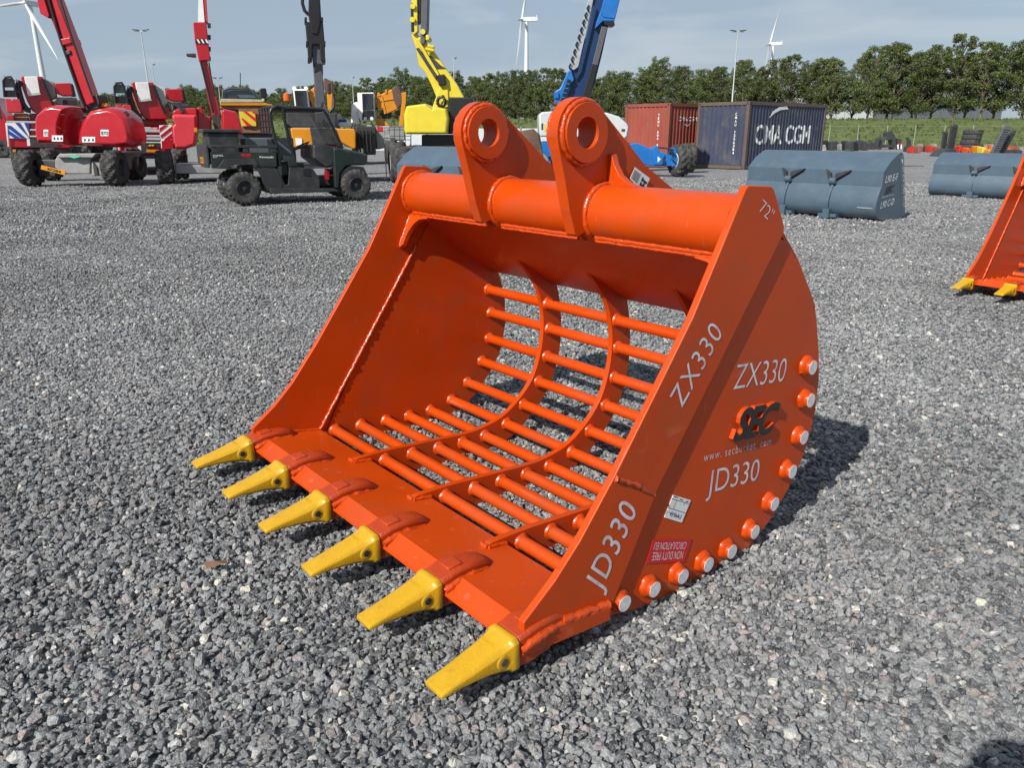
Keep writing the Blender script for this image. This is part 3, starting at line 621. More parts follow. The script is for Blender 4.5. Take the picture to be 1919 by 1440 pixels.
def make_tree(seed, ht, rad, nclump, nleaf, low=.2):
    r = np.random.default_rng(seed)
    trunk = MB(); lean = r.normal(0, .035, 2)
    path = [Vector((lean[0]*z+.12*math.sin(z*.5+seed), lean[1]*z, z)) for z in np.linspace(0, ht*.8, 9)]
    trunk.tube(path, [.32*(1-.85*i/8)*ht/17 for i in range(9)], 7)
    cl = []
    for k in range(nclump):
        z = ht*(low+(1-low)*r.random()**.85*.97); t = (z/ht-low)/(1-low)
        env = rad*(.55+.75*math.sin(math.pi*min(1, .12+t*.80))**.8)*(1-.45*max(0, t-.55)/.45)
        a = r.uniform(0, 6.283); rr = env*math.sqrt(r.random())*.88
        cl.append((np.array([rr*math.cos(a)+lean[0]*z, rr*math.sin(a)+lean[1]*z, z]), r.uniform(.4, 1.3)*rad/4.5*(1.1-.45*t)))
        if k % 3 == 0:
            z0 = max(1.5, z-1.2-rr*.7); i = min(8, max(0, z0/(ht*.8)*8)); i0 = int(min(i, 7)); p0 = path[i0].lerp(path[i0+1], i-i0)
            pm = (p0+Vector(cl[-1][0]))/2+Vector((0, 0, .3)); rb = .10*ht/17
            trunk.tube([p0, pm, Vector(cl[-1][0])], [rb, rb*.6, rb*.25], 5)
    V = []; Fc = []
    per = max(8, nleaf//nclump)
    for c, s in cl:
        n = int(per*1.55*(s/(rad/4.5))**1.5)
        d = r.normal(size=(n, 3)); d /= np.linalg.norm(d, axis=1)[:, None]
        p = c+d*(r.random((n, 1))**.42)*s*np.array([1.2, 1.2, .82])
        u = np.cross(d+r.normal(0, .55, (n, 3)), r.normal(size=(n, 3))); u /= np.linalg.norm(u, axis=1)[:, None]
        w = np.cross(u, d+r.normal(0, .6, (n, 3))); w /= np.linalg.norm(w, axis=1)[:, None]
        sz = r.uniform(.07, .18, (n, 1)); q_ = np.stack([p-u*sz*.9, p-w*sz*.55+u*sz*.1, p+u*sz, p+w*sz*.55+u*sz*.1], 1)
        k0 = len(V); V += q_.reshape(-1, 3).tolist(); Fc += [(k0+4*i, k0+4*i+1, k0+4*i+2, k0+4*i+3) for i in range(n)]
    me = bpy.data.meshes.new('crown'); me.from_pydata(V, [], Fc); me.materials.append(LEAF)
    root = bpy.data.objects.new('tree', None); col.objects.link(root)
    o = bpy.data.objects.new('crown', me); col.objects.link(o); o.parent = root; tag(o, kind='stuff')
    trunk.build('trunk', BARK, root, smooth=60)
    return root
protos = [make_tree(11, 13.0, 3.6, 190, 15000, .16), make_tree(12, 12.0, 3.2, 165, 13000, .15), make_tree(13, 13.8, 3.4, 185, 15000, .19), make_tree(14, 11.4, 3.8, 175, 14000, .14), make_tree(15, 12.8, 3.0, 155, 12500, .2)]
used = [False]*5
rt = np.random.default_rng(21); spots = []
A_, B_ = Vector((112, 106, 2.95)), Vector((-190, 342, 2.9)); Ln = (B_-A_).length; dirT = (B_-A_).normalized(); nrm = Vector((dirT.y, -dirT.x, 0))
for row, (dd, stp) in enumerate(((0, 4.3), (-6, 4.4))):
    t = rt.uniform(0, 4)
    while t < Ln:
        p = A_+dirT*(t+rt.uniform(-1, 1))-nrm*dd*(-1)+nrm*rt.uniform(-1, 1)
        spots.append((p, row, t/Ln)); t += stp*rt.uniform(.85, 1.15)
marks = [(250, 'far left of the fire engines'), (480, 'above the tipper truck and fire engines'), (760, 'above the yellow cranes'), (1040, 'between the yellow and the blue boom lifts'), (1300, 'above the red container'), (1540, 'above the blue container'), (1720, 'behind the grass bank and the grapples'), (9999, 'behind the grass bank and the tyre pile')]
for p, row, t in spots:
    fw_ = p.y*math.cos(PITCH)+H*math.sin(PITCH); u_ = CXP+F_PX*p.x/fw_
    if not -140 < u_ < 2060: continue
    k = int(rt.integers(0, 5)); src = protos[k]
    o = src if not used[k] else copy_tree(src); used[k] = True
    o.location = p; s = rt.uniform(.76, 1.0)*(1.0+.06*math.sin(t*19)+(.08 if .10 < t < .16 else -.13 if t < .09 else 0)); o.scale = (s, s, s); o.rotation_euler = (0, 0, rt.uniform(0, 6.28))
    mk = next(q for lim, q in marks if u_ < lim); big = 'tall' if s > .95 else 'smaller' if s < .83 else 'broad'
    tag(o, '%s green tree of the %s row %s' % (big, 'front' if row == 0 else 'rear', mk), 'tree', 'trees behind the embankment')
# low bush between trunks on the crest
bush = make_tree(31, 4.2, 3.4, 26, 1500, .02); bush.name = 'bush'; bush.location = (72, 112, 2.9); tag(bush, 'round olive green bush at the foot of the tall trees on the embankment', 'bush')
# far sheds behind the trees
def hall(name, x0, x1, y, z0, z1, mts, label, pan):
    o = thing(name, (x0, y, 0), label, 'building'); n_ = max(1, round((x1-x0)/pan))
    for i in range(n_):
        a, b = (x1-x0)*i/n_, (x1-x0)*(i+1)/n_
        MB().box(a+.04, b-.04, 0, .25, 0, z1).build('wall_panel', mts[0], o)
    MB().box(0, x1-x0, .26, 25, 0, z1-.05).build('wall', mts[1], o); MB().box(-.2, x1-x0+.2, -.15, 25.2, z1, z1+.35).build('roof', mts[1], o)
SHED = mat('shed_dark', (.10, .115, .13), .5, var=.06); SHEDL = mat('shed_light', (.42, .45, .46), .5, var=.05)
hall('warehouse', 66, 86.5, 195, 0, 9.6, (SHEDL, SHEDL), 'pale grey warehouse wall seen between the tree trunks', 7)
hall('warehouse', 87, 116, 193, 0, 8.6, (SHED, SHED), 'dark grey panelled warehouse seen between the tree trunks', 3.6)

# wire mesh fence at the foot of the dike
fence = thing('wire_fence', (0, 82, 0), 'thin wire mesh fence with pale posts before the grass embankment', 'fence')
PALEP = mat('fence_post', (.30, .31, .28), .6)
post = None
for i in range(46):
    x = -20+i*2.9
    if post is None: post = MB().cyl((0, 0, 0), (0, 0, 2.15), .032, n=8).build('post', PALEP, fence); p_ = post
    else: p_ = bpy.data.objects.new('post', post.data); col.objects.link(p_); p_.parent = fence
    p_.location = (x+rt.uniform(-.05, .05), 0, 0); p_.rotation_euler = (0, R(rt.normal(0, 1.5)), 0)
for z in (.15, .8, 1.4, 2.05): MB().box(-20, 111, -.004, .004, z-.005, z+.005).build('wire', PALEP, fence)

# wind turbines
TURB = mat('turbine_white', (.58, .60, .62), .5, var=.02)
def turbine(hub_px, hub_h, yaw, angs, label, nac=9.0, tilt=.17):
    r = pray(*hub_px); d = (hub_h-H)/(r.z/math.hypot(r.x, r.y)); v = Vector((r.x, r.y, 0)).normalized(); loc = v*d
    o = thing('wind_turbine', loc, label, 'wind turbine', 'wind turbines beyond the trees', rz=yaw)
    MB().lathe((0, 0, 0), (0, 0, 1), [(0, 2.3), (hub_h*.5, 1.85), (hub_h-1.6, 1.25)], 24).build('tower', TURB, o, smooth=50)
    MB().hull([(x, y, z) for x, w, hh in ((-2.6, 1.5, 1.6), (nac*.7, 1.7, 1.75), (nac, 1.2, 1.3)) for y in (-w, w) for z in (hub_h-hh*.9, hub_h+hh)]).build('nacelle', TURB, o, bevel=.2)
    h = MB().lathe((-2.6, 0, hub_h), (-1, 0, 0), [(0, 1.5), (1.2, 1.5), (2.2, 1.0), (2.7, .2)], 20).build('hub', TURB, o, smooth=50)
    for a in angs:
        di = Vector((tilt*math.cos(R(a)), math.sin(R(a)), math.cos(R(a)))).normalized(); sd_ = Vector((0, di.z, -di.y)).normalized(); c0 = Vector((-3.8, 0, hub_h)); Lb = hub_h*.50
        rings = []
        for t, ch, th_ in ((0, .8, .8), (.06, .9, .7), (.2, 1.35, .4), (.5, .9, .22), (.8, .5, .12), (1, .12, .04)):
            c = c0+di*Lb*t+Vector((-.6*t*t, 0, 0)); tw = R(62-50*t)
            e1 = sd_*math.cos(tw)+Vector((1, 0, 0))*math.sin(tw); e2 = di.cross(e1)
            rings.append([c+e1*ch*math.cos(k*math.pi/4)+e2*th_*math.sin(k*math.pi/4) for k in range(8)])
        MB().loft(rings).build('blade', TURB, o, smooth=60)
    MB().box(nac*.85, nac*.9, -.05, .05, hub_h+1.2, hub_h+3.2).build('mast', TURB, o)
turbine((987, 36), 88, R(-3), (20, 140, 262), 'white wind turbine standing behind the yellow boom lift and the blue boom')
turbine((1450, 82), 92, R(-21), (20, 140, 262), 'white wind turbine with its tower half hidden, beyond the tall lamp post')
turbine((56, 6), 86, R(68), (92, 212, 332), 'white wind turbine rising behind the red fire engines', tilt=.0)

# lamp posts
LAMPM = mat('lamp_post_grey', (.42, .44, .45), .5, metal=.3)
def lamp(u, vtop, hgt, heads, label):
    r = pray(u, vtop); d = (hgt-H)/(r.z/math.hypot(r.x, r.y)); v = Vector((r.x, r.y, 0)).normalized()
    o = thing('lamp_post', v*d, label, 'lamp post', 'tall lamp posts round the yard')
    MB().lathe((0, 0, 0), (0, 0, 1), [(0, .17), (1.2, .15), (1.25, .12), (hgt, .06)], 12).build('pole', LAMPM, o, smooth=50)
    MB().box(-heads*.45, heads*.45, -.04, .04, hgt-.05, hgt+.03).build('cross_arm', LAMPM, o)
    for sx in ((-1, 1) if heads > 1 else (1,)):
        MB().hull([(sx*(.25+a)*heads*.55, y, hgt+z) for a, w, z in ((0, .16, .06), (.75, .22, .16)) for y in (-w, w) for z in (z-.05, z+.07)]).build('lamp_head', DARKST, o)
lamp(1383, 59, 15, 2, 'tall twin-headed lamp post rising behind the blue shipping container')
lamp(264, 58, 15, 2, 'tall twin-headed lamp post rising above the second fire engine')
lamp(285, 122, 13, 1, 'single-headed lamp post just beside the taller twin-headed one')
lamp(408, 147, 13, 2, 'small far twin-headed lamp post above the tipper truck')
lamp(660, 146, 13, 1, 'far single-headed lamp post beside the white-cabbed crane')
lamp(850, 110, 13, 1, 'far single-headed lamp post behind the yellow boom lift')
# ------------------------------------------------------------------ machines
def cv(x0, y0, s): return lambda *P_: [(x0+x/s, y0+y/s) for x, y in P_]
c1, c2, c3, c4 = cv(0, 120, 5.76), cv(200, 120, 5.76), cv(340, 180, 6.545), cv(520, 180, 6.545)
c5, c6, c7, c8 = cv(520, 100, 7.2), cv(1000, 130, 6.19), cv(1520, 210, 9.595), cv(1720, 210, 9.643)
k1, k2, k3, k4, k5, k6, k7 = cv(0, 0, 3.6), cv(300, 0, 3.6), cv(640, 0, 3.6), cv(940, 0, 4), cv(1140, 40, 3.6), cv(1500, 40, 3.6), cv(1400, 240, 3.697)
pid = lambda *P_: list(P_)
class Mach:
    """a machine standing on the yard: traced on a vertical plane through a ground point, then given its depth"""
    def __init__(s, name, O, ang, label, cat, group=None):
        s.O = Vector((O[0], O[1], 0)); s.a = ang; s.d = Vector((math.cos(ang), math.sin(ang), 0)); s.n = Vector((-math.sin(ang), math.cos(ang), 0))
        s.o = thing(name, s.O, label, cat, group, rz=ang)
    def pt(s, p, off=0.0):
        r = pray(*p); c = Vector((0, 0, H)); t = ((s.O+s.n*off-c).dot(s.n))/r.dot(s.n); P_ = c+r*t-s.O
        return Vector((P_.dot(s.d), off, P_.z))
    def slab(s, name, m, px, off, depth, bevel=.02, parent=None, label=None):
        return MB().prism([s.pt(p, off) for p in px], (0, depth, 0)).build(name, m, parent or s.o, bevel=bevel, label=label)
    def puff(s, name, m, px, off, depth, k=.80, lead=.35, kb=.92, parent=None, zs=None):
        P_ = [s.pt(p, off) for p in px]; c = sum(P_, Vector())/len(P_)
        def rg(f, y): return [Vector((c.x+(p.x-c.x)*f, off+y, c.z+(p.z-c.z)*f)) for p in P_]
        return MB().loft([rg(k, -lead), rg((1+k)/2+.03, -lead*.72), rg(1, 0), rg(1, depth*.8), rg(kb, depth)]).build(name, m, parent or s.o, smooth=32, bevel=.03)
    def bar(s, name, m, px, off, r, parent=None, n=8):
        return MB().tube([s.pt(p, off) for p in px], r, n).build(name, m, parent or s.o, smooth=60)
    def text(s, body, p0, p1, p2, off, m, parent=None, **k):
        return lettering(body, s.pt(p0, off), s.pt(p1, off), s.pt(p2, off), m, parent or s.o, **k)
tyre_cache = {}
def wheel(parent, c, axis, Rr, w, rim_m, nl=18, lug=.045, hub=.5, face=1, name='wheel'):
    """tyre with chevron lugs + dished rim; axis is a local unit vector, face = which end of it shows the hub"""
    key = (round(Rr, 3), round(w, 3), nl, lug, hub)
    e = bpy.data.objects.new(name, None); col.objects.link(e); e.parent = parent; e.location = c
    ax = Vector(axis)*face; e.rotation_euler = ax.to_track_quat('X', 'Z').to_euler()
    if key not in tyre_cache:
        nseg = nl*6; acr = [(-.5, hub), (-.53, hub+.12), (-.54, .72), (-.52, .86), (-.46, .95), (-.34, 1), (-.17, 1), (0, 1), (.17, 1), (.34, 1), (.46, .95), (.52, .86), (.54, .72), (.53, hub+.12), (.5, hub)]
        rings = []
        for i in range(nseg):
            ring = []
            for a, rr in acr:
                r_ = Rr*rr
                if rr > .84:
                    ph = (i/6+abs(a)*1.7+(.5 if a > 0 else 0)) % 1
                    if ph > .52 or abs(a) < .03: r_ -= lug*(.45 if rr < .9 else 1)*(1 if abs(a) > .03 else .6)
                th = 2*math.pi*i/nseg; ring.append(Vector((a*w, r_*math.cos(th), r_*math.sin(th))))
            rings.append(ring)
        rings.append(rings[0]); m = MB(); m.loft(rings, cap=False, closed=False); t = m.build('tyre', TYRE, e, smooth=35)
        h = Rr*hub
        rim = MB().lathe((-.45*w, 0, 0), (1, 0, 0), [(0, h), (.93*w, h*1.03), (.97*w, h*.97), (.90*w, h*.9), (.70*w, h*.82), (.66*w, h*.42), (.78*w, h*.38), (.80*w, h*.2), (.88*w, h*.17), (.89*w, .01)], 28).build('rim', rim_m, e, smooth=35)
        tyre_cache[key] = (t.data, rim.data)
    else:
        for nm, d in zip(('tyre', 'rim'), tyre_cache[key]):
            q = bpy.data.objects.new(nm, d); col.objects.link(q); q.parent = e
            if nm == 'rim' and d.materials[0] != rim_m: q.material_slots[0].link = 'OBJECT'; q.material_slots[0].material = rim_m
    return e

# --- grey loader buckets -----------------------------------------------------
LBP = [(.30,.0),(.13,.045),(.04,.12),(.005,.21),(.005,.32),(.04,.46),(.11,.60),(.115,.85),(.32,1.03),(.56,1.15),(.66,1.17)]
def loader_bucket(Pl, ang, Ln, label, texts=True, sc=1.0):
    o = thing('loader_bucket', (Pl.x, Pl.y, 0), label, 'bucket', 'slate grey loader buckets', rz=ang); o.scale = (1, sc, sc)
    t = .025; inn = [(y+.03 if z > .1 else y, z+.03 if z < .3 else z-.005) for y, z in LBP]
    def strip(pr, name, bev=.004):
        inn_ = [(y+.028, z+(.024 if z < .12 else -.004)) for y, z in pr]
        return MB().prism([(.02, y, z) for y, z in pr]+[(.02, y, z) for y, z in inn_[::-1]], (Ln-.04, 0, 0)).build(name, SLATE, o, smooth=30, bevel=bev)
    strip([(1.06,.012)]+LBP[:7], 'shell'); strip([LBP[6], (.112,.72), LBP[7]], 'back_band'); strip(LBP[7:], 'top_guard')
    MB().box(0, Ln, .98, 1.12, .0, .035).build('cutting_edge', SLATE, o, bevel=.004)
    side = LBP+[(.72,1.13),(.735,1.06),(1.10,.045),(1.06,.0)]
    for x in (0, Ln-.022):
        sp = MB().prism([(x, y, z) for y, z in side], (.022, 0, 0)).build('side_plate', SLATE, o, bevel=.003)
        sx = x+(.022 if x else -.008)
        MB().prism([(sx, y, z) for y, z in ((.70,1.12),(.735,1.06),(1.10,.06),(1.0,.04),(.66,.92),(.62,1.05))], (.012 if x else .008, 0, 0)).build('edge_strip', SLATE, sp, bevel=.003)
    dk = [(.0, .0)]
    for fx in (.345, .675):
        x = Ln*fx
        rb = MB().prism([(x-.02, y-.045, max(z, .0)) for y, z in LBP[1:7]]+[(x-.02, y+.01, z) for y, z in LBP[1:7][::-1]], (.04, 0, 0)).build('hinge_rib', SLATE, o, bevel=.006)
        MB().lathe((x-.06, .07, .66), (1, 0, 0), [(0, .05), (.01, .06), (.11, .06), (.12, .05)], 18).build('hinge_eye', SLATE, rb, smooth=40)
        for sx, wd in ((-1, .15), (1, .30)):
            MB().prism([(x+sx*.02, .10, .66), (x+sx*.05, .10, .80), (x+sx*wd, .11, .86), (x+sx*wd*.95, .112, .835), (x+sx*.10, .10, .72)], (0, -.05, 0)).build('gusset', DARKST, rb)
        MB().box(x-.17, x+.17, .0, .14, .015, .075).build('foot_pad', SLATE, o, bevel=.006)
        MB().box(x-.06, x+.06, -.055, .06, .0, .17).build('foot_block', SLATE, o, bevel=.006)
    MB().box(Ln-.32, Ln-.05, -.006, .012, .22, .235).build('wear_strip', GALV, o)
    if texts:
        GT = mat('grey_stencil', (.55, .57, .59), .6, var=.2)
        xs = Ln+.0035
        def tx(b, p0, p1, p2, m=GT, **k): lettering(b, (xs, *p0), (xs, *p1), (xs, *p2), m, o, **k)
        tx('L90 E-F', (.20,.66), (.62,.70), (.21,.78), bold=.02); tx('L90 C-D', (.16,.22), (.62,.27), (.17,.34), bold=.02); tx('SEC', (.22,.46), (.52,.50), (.26,.58), BLACK, bold=.03, shear=.3)
        tx('www.secbucket.com', (.16,.40), (.58,.44), (.16,.43))
        xs = Ln+.0135; tx('L90 E-F L90 C-D', (.69,.98), (.985,.20), (.74,1.0))
        MB().box(Ln+.0125, Ln+.0145, .665, .70, 1.0, 1.05).build('label', LABEL, o)
    return o
RB = G(1637, 416); v_ = Vector((.616, -.788, 0))*2.62; LB = RB-v_
loader_bucket(LB, math.atan2(v_.y, v_.x), v_.length, 'slate grey loader bucket with lettered end plate beside the shipping containers', True, .94)
LB = G(1737, 366); a_ = R(-50)
loader_bucket(LB, a_, 2.7, 'slate grey loader bucket in front of the upright black tracks', False, .83)
LB = W(736, 345, 14.6)
loader_bucket(LB, R(-40), 2.6, 'slate grey loader bucket half hidden behind the big orange bucket', False)

# --- shipping containers ------------------------------------------------------
def cmat(nm, c, d): return mat(nm, c, .55, var=.14, vscale=1.2, bump=.1, bscale=20, dirt=d, damt=.7, dscale=1.6)
def container(near, ang, m, frame, label, side_txt, code):
    Lc, Wc, Hc = 6.06, 2.44, 2.59
    o = thing('shipping_container', near, label, 'container', 'shipping containers at the yard edge', rz=ang)
    def corr(n, length, to, nm):           # corrugated sheet with folds you can see
        P_ = []; pw = length/n
        for i in range(n):
            b = i*pw; P_ += [(b, .0), (b+pw*.30, .0), (b+pw*.5, .036), (b+pw*.8, .036)]
        P_.append((length, 0)); V = [to(a, d, z) for z in (.16, Hc-.12) for a, d in P_]; k = len(P_)
        return MB().add(V, [(i, i+1, k+i+1, k+i) for i in range(k-1)]).build(nm, m, o)
    corr(26, Lc-.24, lambda a, d, z: (a+.12, d+.02, z), 'side_panel')
    corr(26, Lc-.24, lambda a, d, z: (a+.12, Wc-d-.02, z), 'side_panel')
    corr(10, Wc-.24, lambda a, d, z: (d+.02, a+.12, z), 'end_panel')
    corr(10, Wc-.24, lambda a, d, z: (Lc-d-.02, a+.12, z), 'end_panel')
    MB().box(.05, Lc-.05, .05, Wc-.05, Hc-.10, Hc-.04).build('roof', m, o)
    for x in (0, Lc-.13):
        for y in (0, Wc-.13): MB().box(x, x+.13, y, y+.13, .12, Hc-.12).build('corner_post', frame, o, bevel=.01)
    for z in (.02, Hc-.13):
        MB().box(.17, Lc-.17, .0, .09, z, z+.13).build('side_rail', frame, o); MB().box(.17, Lc-.17, Wc-.09, Wc, z, z+.13).build('side_rail', frame, o)
        MB().box(.0, .09, .17, Wc-.17, z, z+.13).build('end_rail', frame, o); MB().box(Lc-.09, Lc, .17, Wc-.17, z, z+.13).build('end_rail', frame, o)
    for x in (-.006, Lc-.172):
        for y in (-.006, Wc-.172):
            for z in (0, Hc-.118):
                cc = MB().box(x, x+.178, y, y+.178, z, z+.118).build('corner_casting', frame, o, bevel=.012)
                MB().box(x-.002, x+.01, y+.055, y+.125, z+.03, z+.09).build('slot', INK, cc); MB().box(x+.055, x+.125, y-.002, y+.01, z+.03, z+.09).build('slot', INK, cc)
    pw_ = (Lc-.24)/26
    def fold(x):
        f = ((x-.12)/pw_) % 1; return .02+.036*(0 if f < .3 else (f-.3)/.2 if f < .5 else 1 if f < .8 else (1-f)/.2)
    def side(b, x0, x1, z0, z1, bold=0):   # paint that follows the folds of the sheet
        V, Fc, w = curve_mesh(b, bold); bm = bmesh.new(); vv = [bm.verts.new((x0+(x1-x0)*x/w, 0, z0+(z1-z0)*y)) for x, y in V]
        for f in Fc:
            try: bm.faces.new([vv[i] for i in f])
            except ValueError: pass
        for i in range(26):
            for q in (0, .3, .5, .8):
                xx = .12+pw_*(i+q)
                if x0 < xx < x1: bmesh.ops.bisect_plane(bm, geom=bm.verts[:]+bm.edges[:]+bm.faces[:], plane_co=(xx, 0, 0), plane_no=(1, 0, 0))
        for v in bm.verts: v.co.y = fold(v.co.x)-.004
        me = bpy.data.meshes.new('lettering'); bm.to_mesh(me); bm.free(); me.materials.append(WORN); q = bpy.data.objects.new('lettering', me); col.objects.link(q); q.parent = o
    side_txt(side, o)
    z = Hc-.42                                # code letters one under another on the end wall
    for ch in code:
        if ch != ' ': hw_ = .012 if ch in '1I' else .04; lettering(ch, (.014, .58+hw_, z-.10), (.014, .58-hw_, z-.10), (.014, .58+hw_, z), WHITE, o, bold=.01)
        z -= .135
    return o
WORN = mat('worn_white', (.60, .61, .60), .6, var=.15, vscale=3, dirt=(.10, .11, .15), damt=.75, dscale=3.5)
NAVY = cmat('container_navy', (.036, .046, .080), (.12, .10, .09)); RUSTR = cmat('container_red', (.27, .055, .035), (.20, .09, .06)); CFR = cmat('container_frame', (.10, .075, .06), (.17, .09, .05))
CFRR = cmat('container_frame_red', (.22, .06, .04), (.15, .08, .05))
ca = math.atan2(3.55, 4.1)
def cma(side, o):
    side('CMA CGM', .62, 4.9, .98, 1.72, bold=.012)
    sw = [(1.5,1.98),(1.75,2.25),(2.2,2.42),(2.75,2.46),(2.9,2.34),(2.3,2.30),(1.9,2.18)]
    MB().prism([(x, .012, z) for x, z in sw], (0, .003, 0)).build('emblem', WHITE, o); side('2', 5.35, 5.45, 1.5, 1.66)
container(W(1394, 318, 32.0)*1, ca, NAVY, CFR, 'dark blue shipping container with CMA CGM lettering', cma, 'CMAU 1256384')
def smallt(side, o): side('CMA CGM', .65, 1.95, 1.90, 2.06, bold=.02); MB().prism([(x, .012, z) for x, z in ((1.0,1.78),(1.3,1.72),(1.5,1.80),(1.25,1.66))], (0, .003, 0)).build('emblem', WHITE, o)
q = W(1249, 315, 33.9); container((q.x, q.y, 0), ca, RUSTR, CFRR, 'rust red shipping container beside the blue one', smallt, 'TEMU 604 912')
for o in bpy.data.objects:
    if o.name.startswith('shipping_container'): o.location.z = .0

# --- red boom lift with orange number plate -----------------------------------
g_ = G(148, 350)
M = Mach('boom_lift', (g_.x, g_.y), 0.0, 'red boom lift with number plate 47284 in front of the fire engines', 'boom lift', 'boom lifts')
for px, off in (((56, 316), .22), ((215, 314), .22), ((95, 310), 2.9), ((252, 312), 3.0)):
    P_ = M.pt(px, off); P_.z = .485; wheel(M.o, P_, (1, 0, 0), .485, .40, DARKST, nl=13, lug=.05)
M.slab('chassis', GREYST, c1((590,1030),(650,970),(1030,968),(975,1035),(970,1185),(700,1185),(590,1120)), .1, 2.9, .03)
M.slab('chassis_top', GREYST, c1((600,1010),(640,968),(1035,965),(1000,1010)), -.05, 2.6, .02)
M.slab('axle_arm', DARKST, c1((380,1030),(600,1035),(600,1215),(420,1215)), .25, .35, .03)
M.slab('axle_arm', GREYST, c1((985,1045),(1150,1060),(1150,1205),(985,1210)), .1, .35, .03)
M.slab('axle_cover', DARKST, c1((1000,1050),(1045,1110),(1060,1205),(1020,1205),(1005,1120)), .06, .05, .01)
M.slab('rear_axle', DARKST, c1((560,1030),(1200,1030),(1200,1130),(560,1130)), 2.8, .3, .03)
pl = M.slab('number_plate', AMBER, c1((445,1090),(707,1155),(697,1200),(438,1135)), .0, .02, .004)
M.text('47284', c1((500,1142))[0], c1((650,1178))[0], c1((506,1114))[0], -.012, INK, pl, bold=.01)
M.slab('green_tag', mat('green_tag', (.05, .45, .28), .5), c1((738,1000),(800,990),(870,1000),(800,1018)), -.08, .6, .0)
M.slab('slew_ring', DARKST, c1((740,890),(1000,890),(985,960),(760,960)), .5, 1.2, .03)
hl = M.puff('left_hood', REDP, c1((420,600),(440,545),(535,462),(620,440),(770,462),(735,520),(695,640),(690,760),(722,872),(450,862),(427,780)), .35, .9, .80, .30)
hr = M.puff('right_hood', REDP, c1((870,870),(885,720),(925,610),(1010,500),(1210,460),(1330,500),(1420,580),(1455,680),(1485,800),(1470,880),(1300,900),(1000,890)), .35, .7, .80, .30)
M.slab('middle_cover', REDP, c1((690,595),(870,595),(860,740),(870,880),(720,880),(690,760)), .75, .8, .04)
M.slab('middle_hollow', DARKST, c1((760,540),(880,560),(880,600),(740,600)), 1.2, .8, .03)
for a, b in (((560,770),(678,835)), ((886,785),(1026,845))):
    dc = M.slab('decal', LABEL, c1(a, (b[0], a[1]), b, (a[0], b[1])), .045, .02, .0)
    for k in range(3):
        x = a[0]+(b[0]-a[0])*(.12+.31*k); M.slab('pictogram', INK, c1((x, a[1]+30), (x+14, a[1]+16), (x+26, a[1]+38), (x+8, a[1]+50)), .04, .01, .0, dc)
for a, b in (((470,708),(520,780)), ((1085,708),(1172,776))):
    dc = M.slab('decal', LABEL, c1(a, (b[0], a[1]), b, (a[0], b[1])), .045, .02, .0)
    M.text('E72', c1((a[0]+6, b[1]-16))[0], c1((b[0]-6, b[1]-16))[0], c1((a[0]+6, a[1]+18))[0], .03, INK, dc, bold=.02)
M.slab('side_vent', BLACK, c1((1305,600),(1345,590),(1375,740),(1330,740)), .18, .06, .0)
bm_ = M.slab('boom', REDP, k1((150,-260),(285,-260),(385,0),(480,250),(600,590),(635,690),(560,720),(530,640),(440,370),(400,270),(300,20)), .9, .42, .03)
M.slab('boom_head', REDP, k1((130,-260),(170,-250),(250,0),(270,90),(325,122),(330,100),(300,0),(230,-260)), .82, .30, .02)
M.slab('boom_ram', DARKST, k1((430,330),(460,330),(600,760),(560,760)), 1.1, .2, .02)
M.slab('boom_mount', DARKST, c1((980,340),(1060,330),(1075,420),(1060,480),(960,490)), 1.0, .5, .03)
M.slab('hood_lamp', AMBER, c1((1085,420),(1150,420),(1165,462),(1085,462)), 1.1, .2, .03)
SEAM = mat('panel_gap', (.05, .004, .006), .6)
M.bar('hose', BLACK, k1((300,-100),(402,250),(440,360),(535,630),(575,730)), .86, .035); M.bar('hose', BLACK, k1((390,-60),(485,250),(560,470),(620,640)), .86, .025)
M.slab('boom_collar', REDP, k1((405,262),(470,250),(482,290),(418,305)), .84, .54, .02); M.slab('boom_joint', DARKST, k1((425,345),(470,335),(478,362),(438,375)), .85, .5, .02)
M.bar('hood_seam', SEAM, c1((560,545),(700,545)), .08, .012); M.bar('hood_seam', SEAM, c1((1080,560),(1210,620),(1240,700),(1230,850)), .07, .012); M.bar('hood_seam', SEAM, c1((520,470),(510,560),(560,650),(660,700)), .07, .012)
M.slab('hood_vent', BLACK, c1((1320,510),(1350,505),(1395,545),(1365,545)), .3, .1, .01); M.slab('small_label', LABEL, c1((1285,745),(1305,745),(1310,800),(1290,800)), .12, .04, 0)
for x in (800, 880, 960): M.bar('hydraulic_hose', BLACK, c1((x,890),(x-30,930),(x-10,975)), .4, .03)

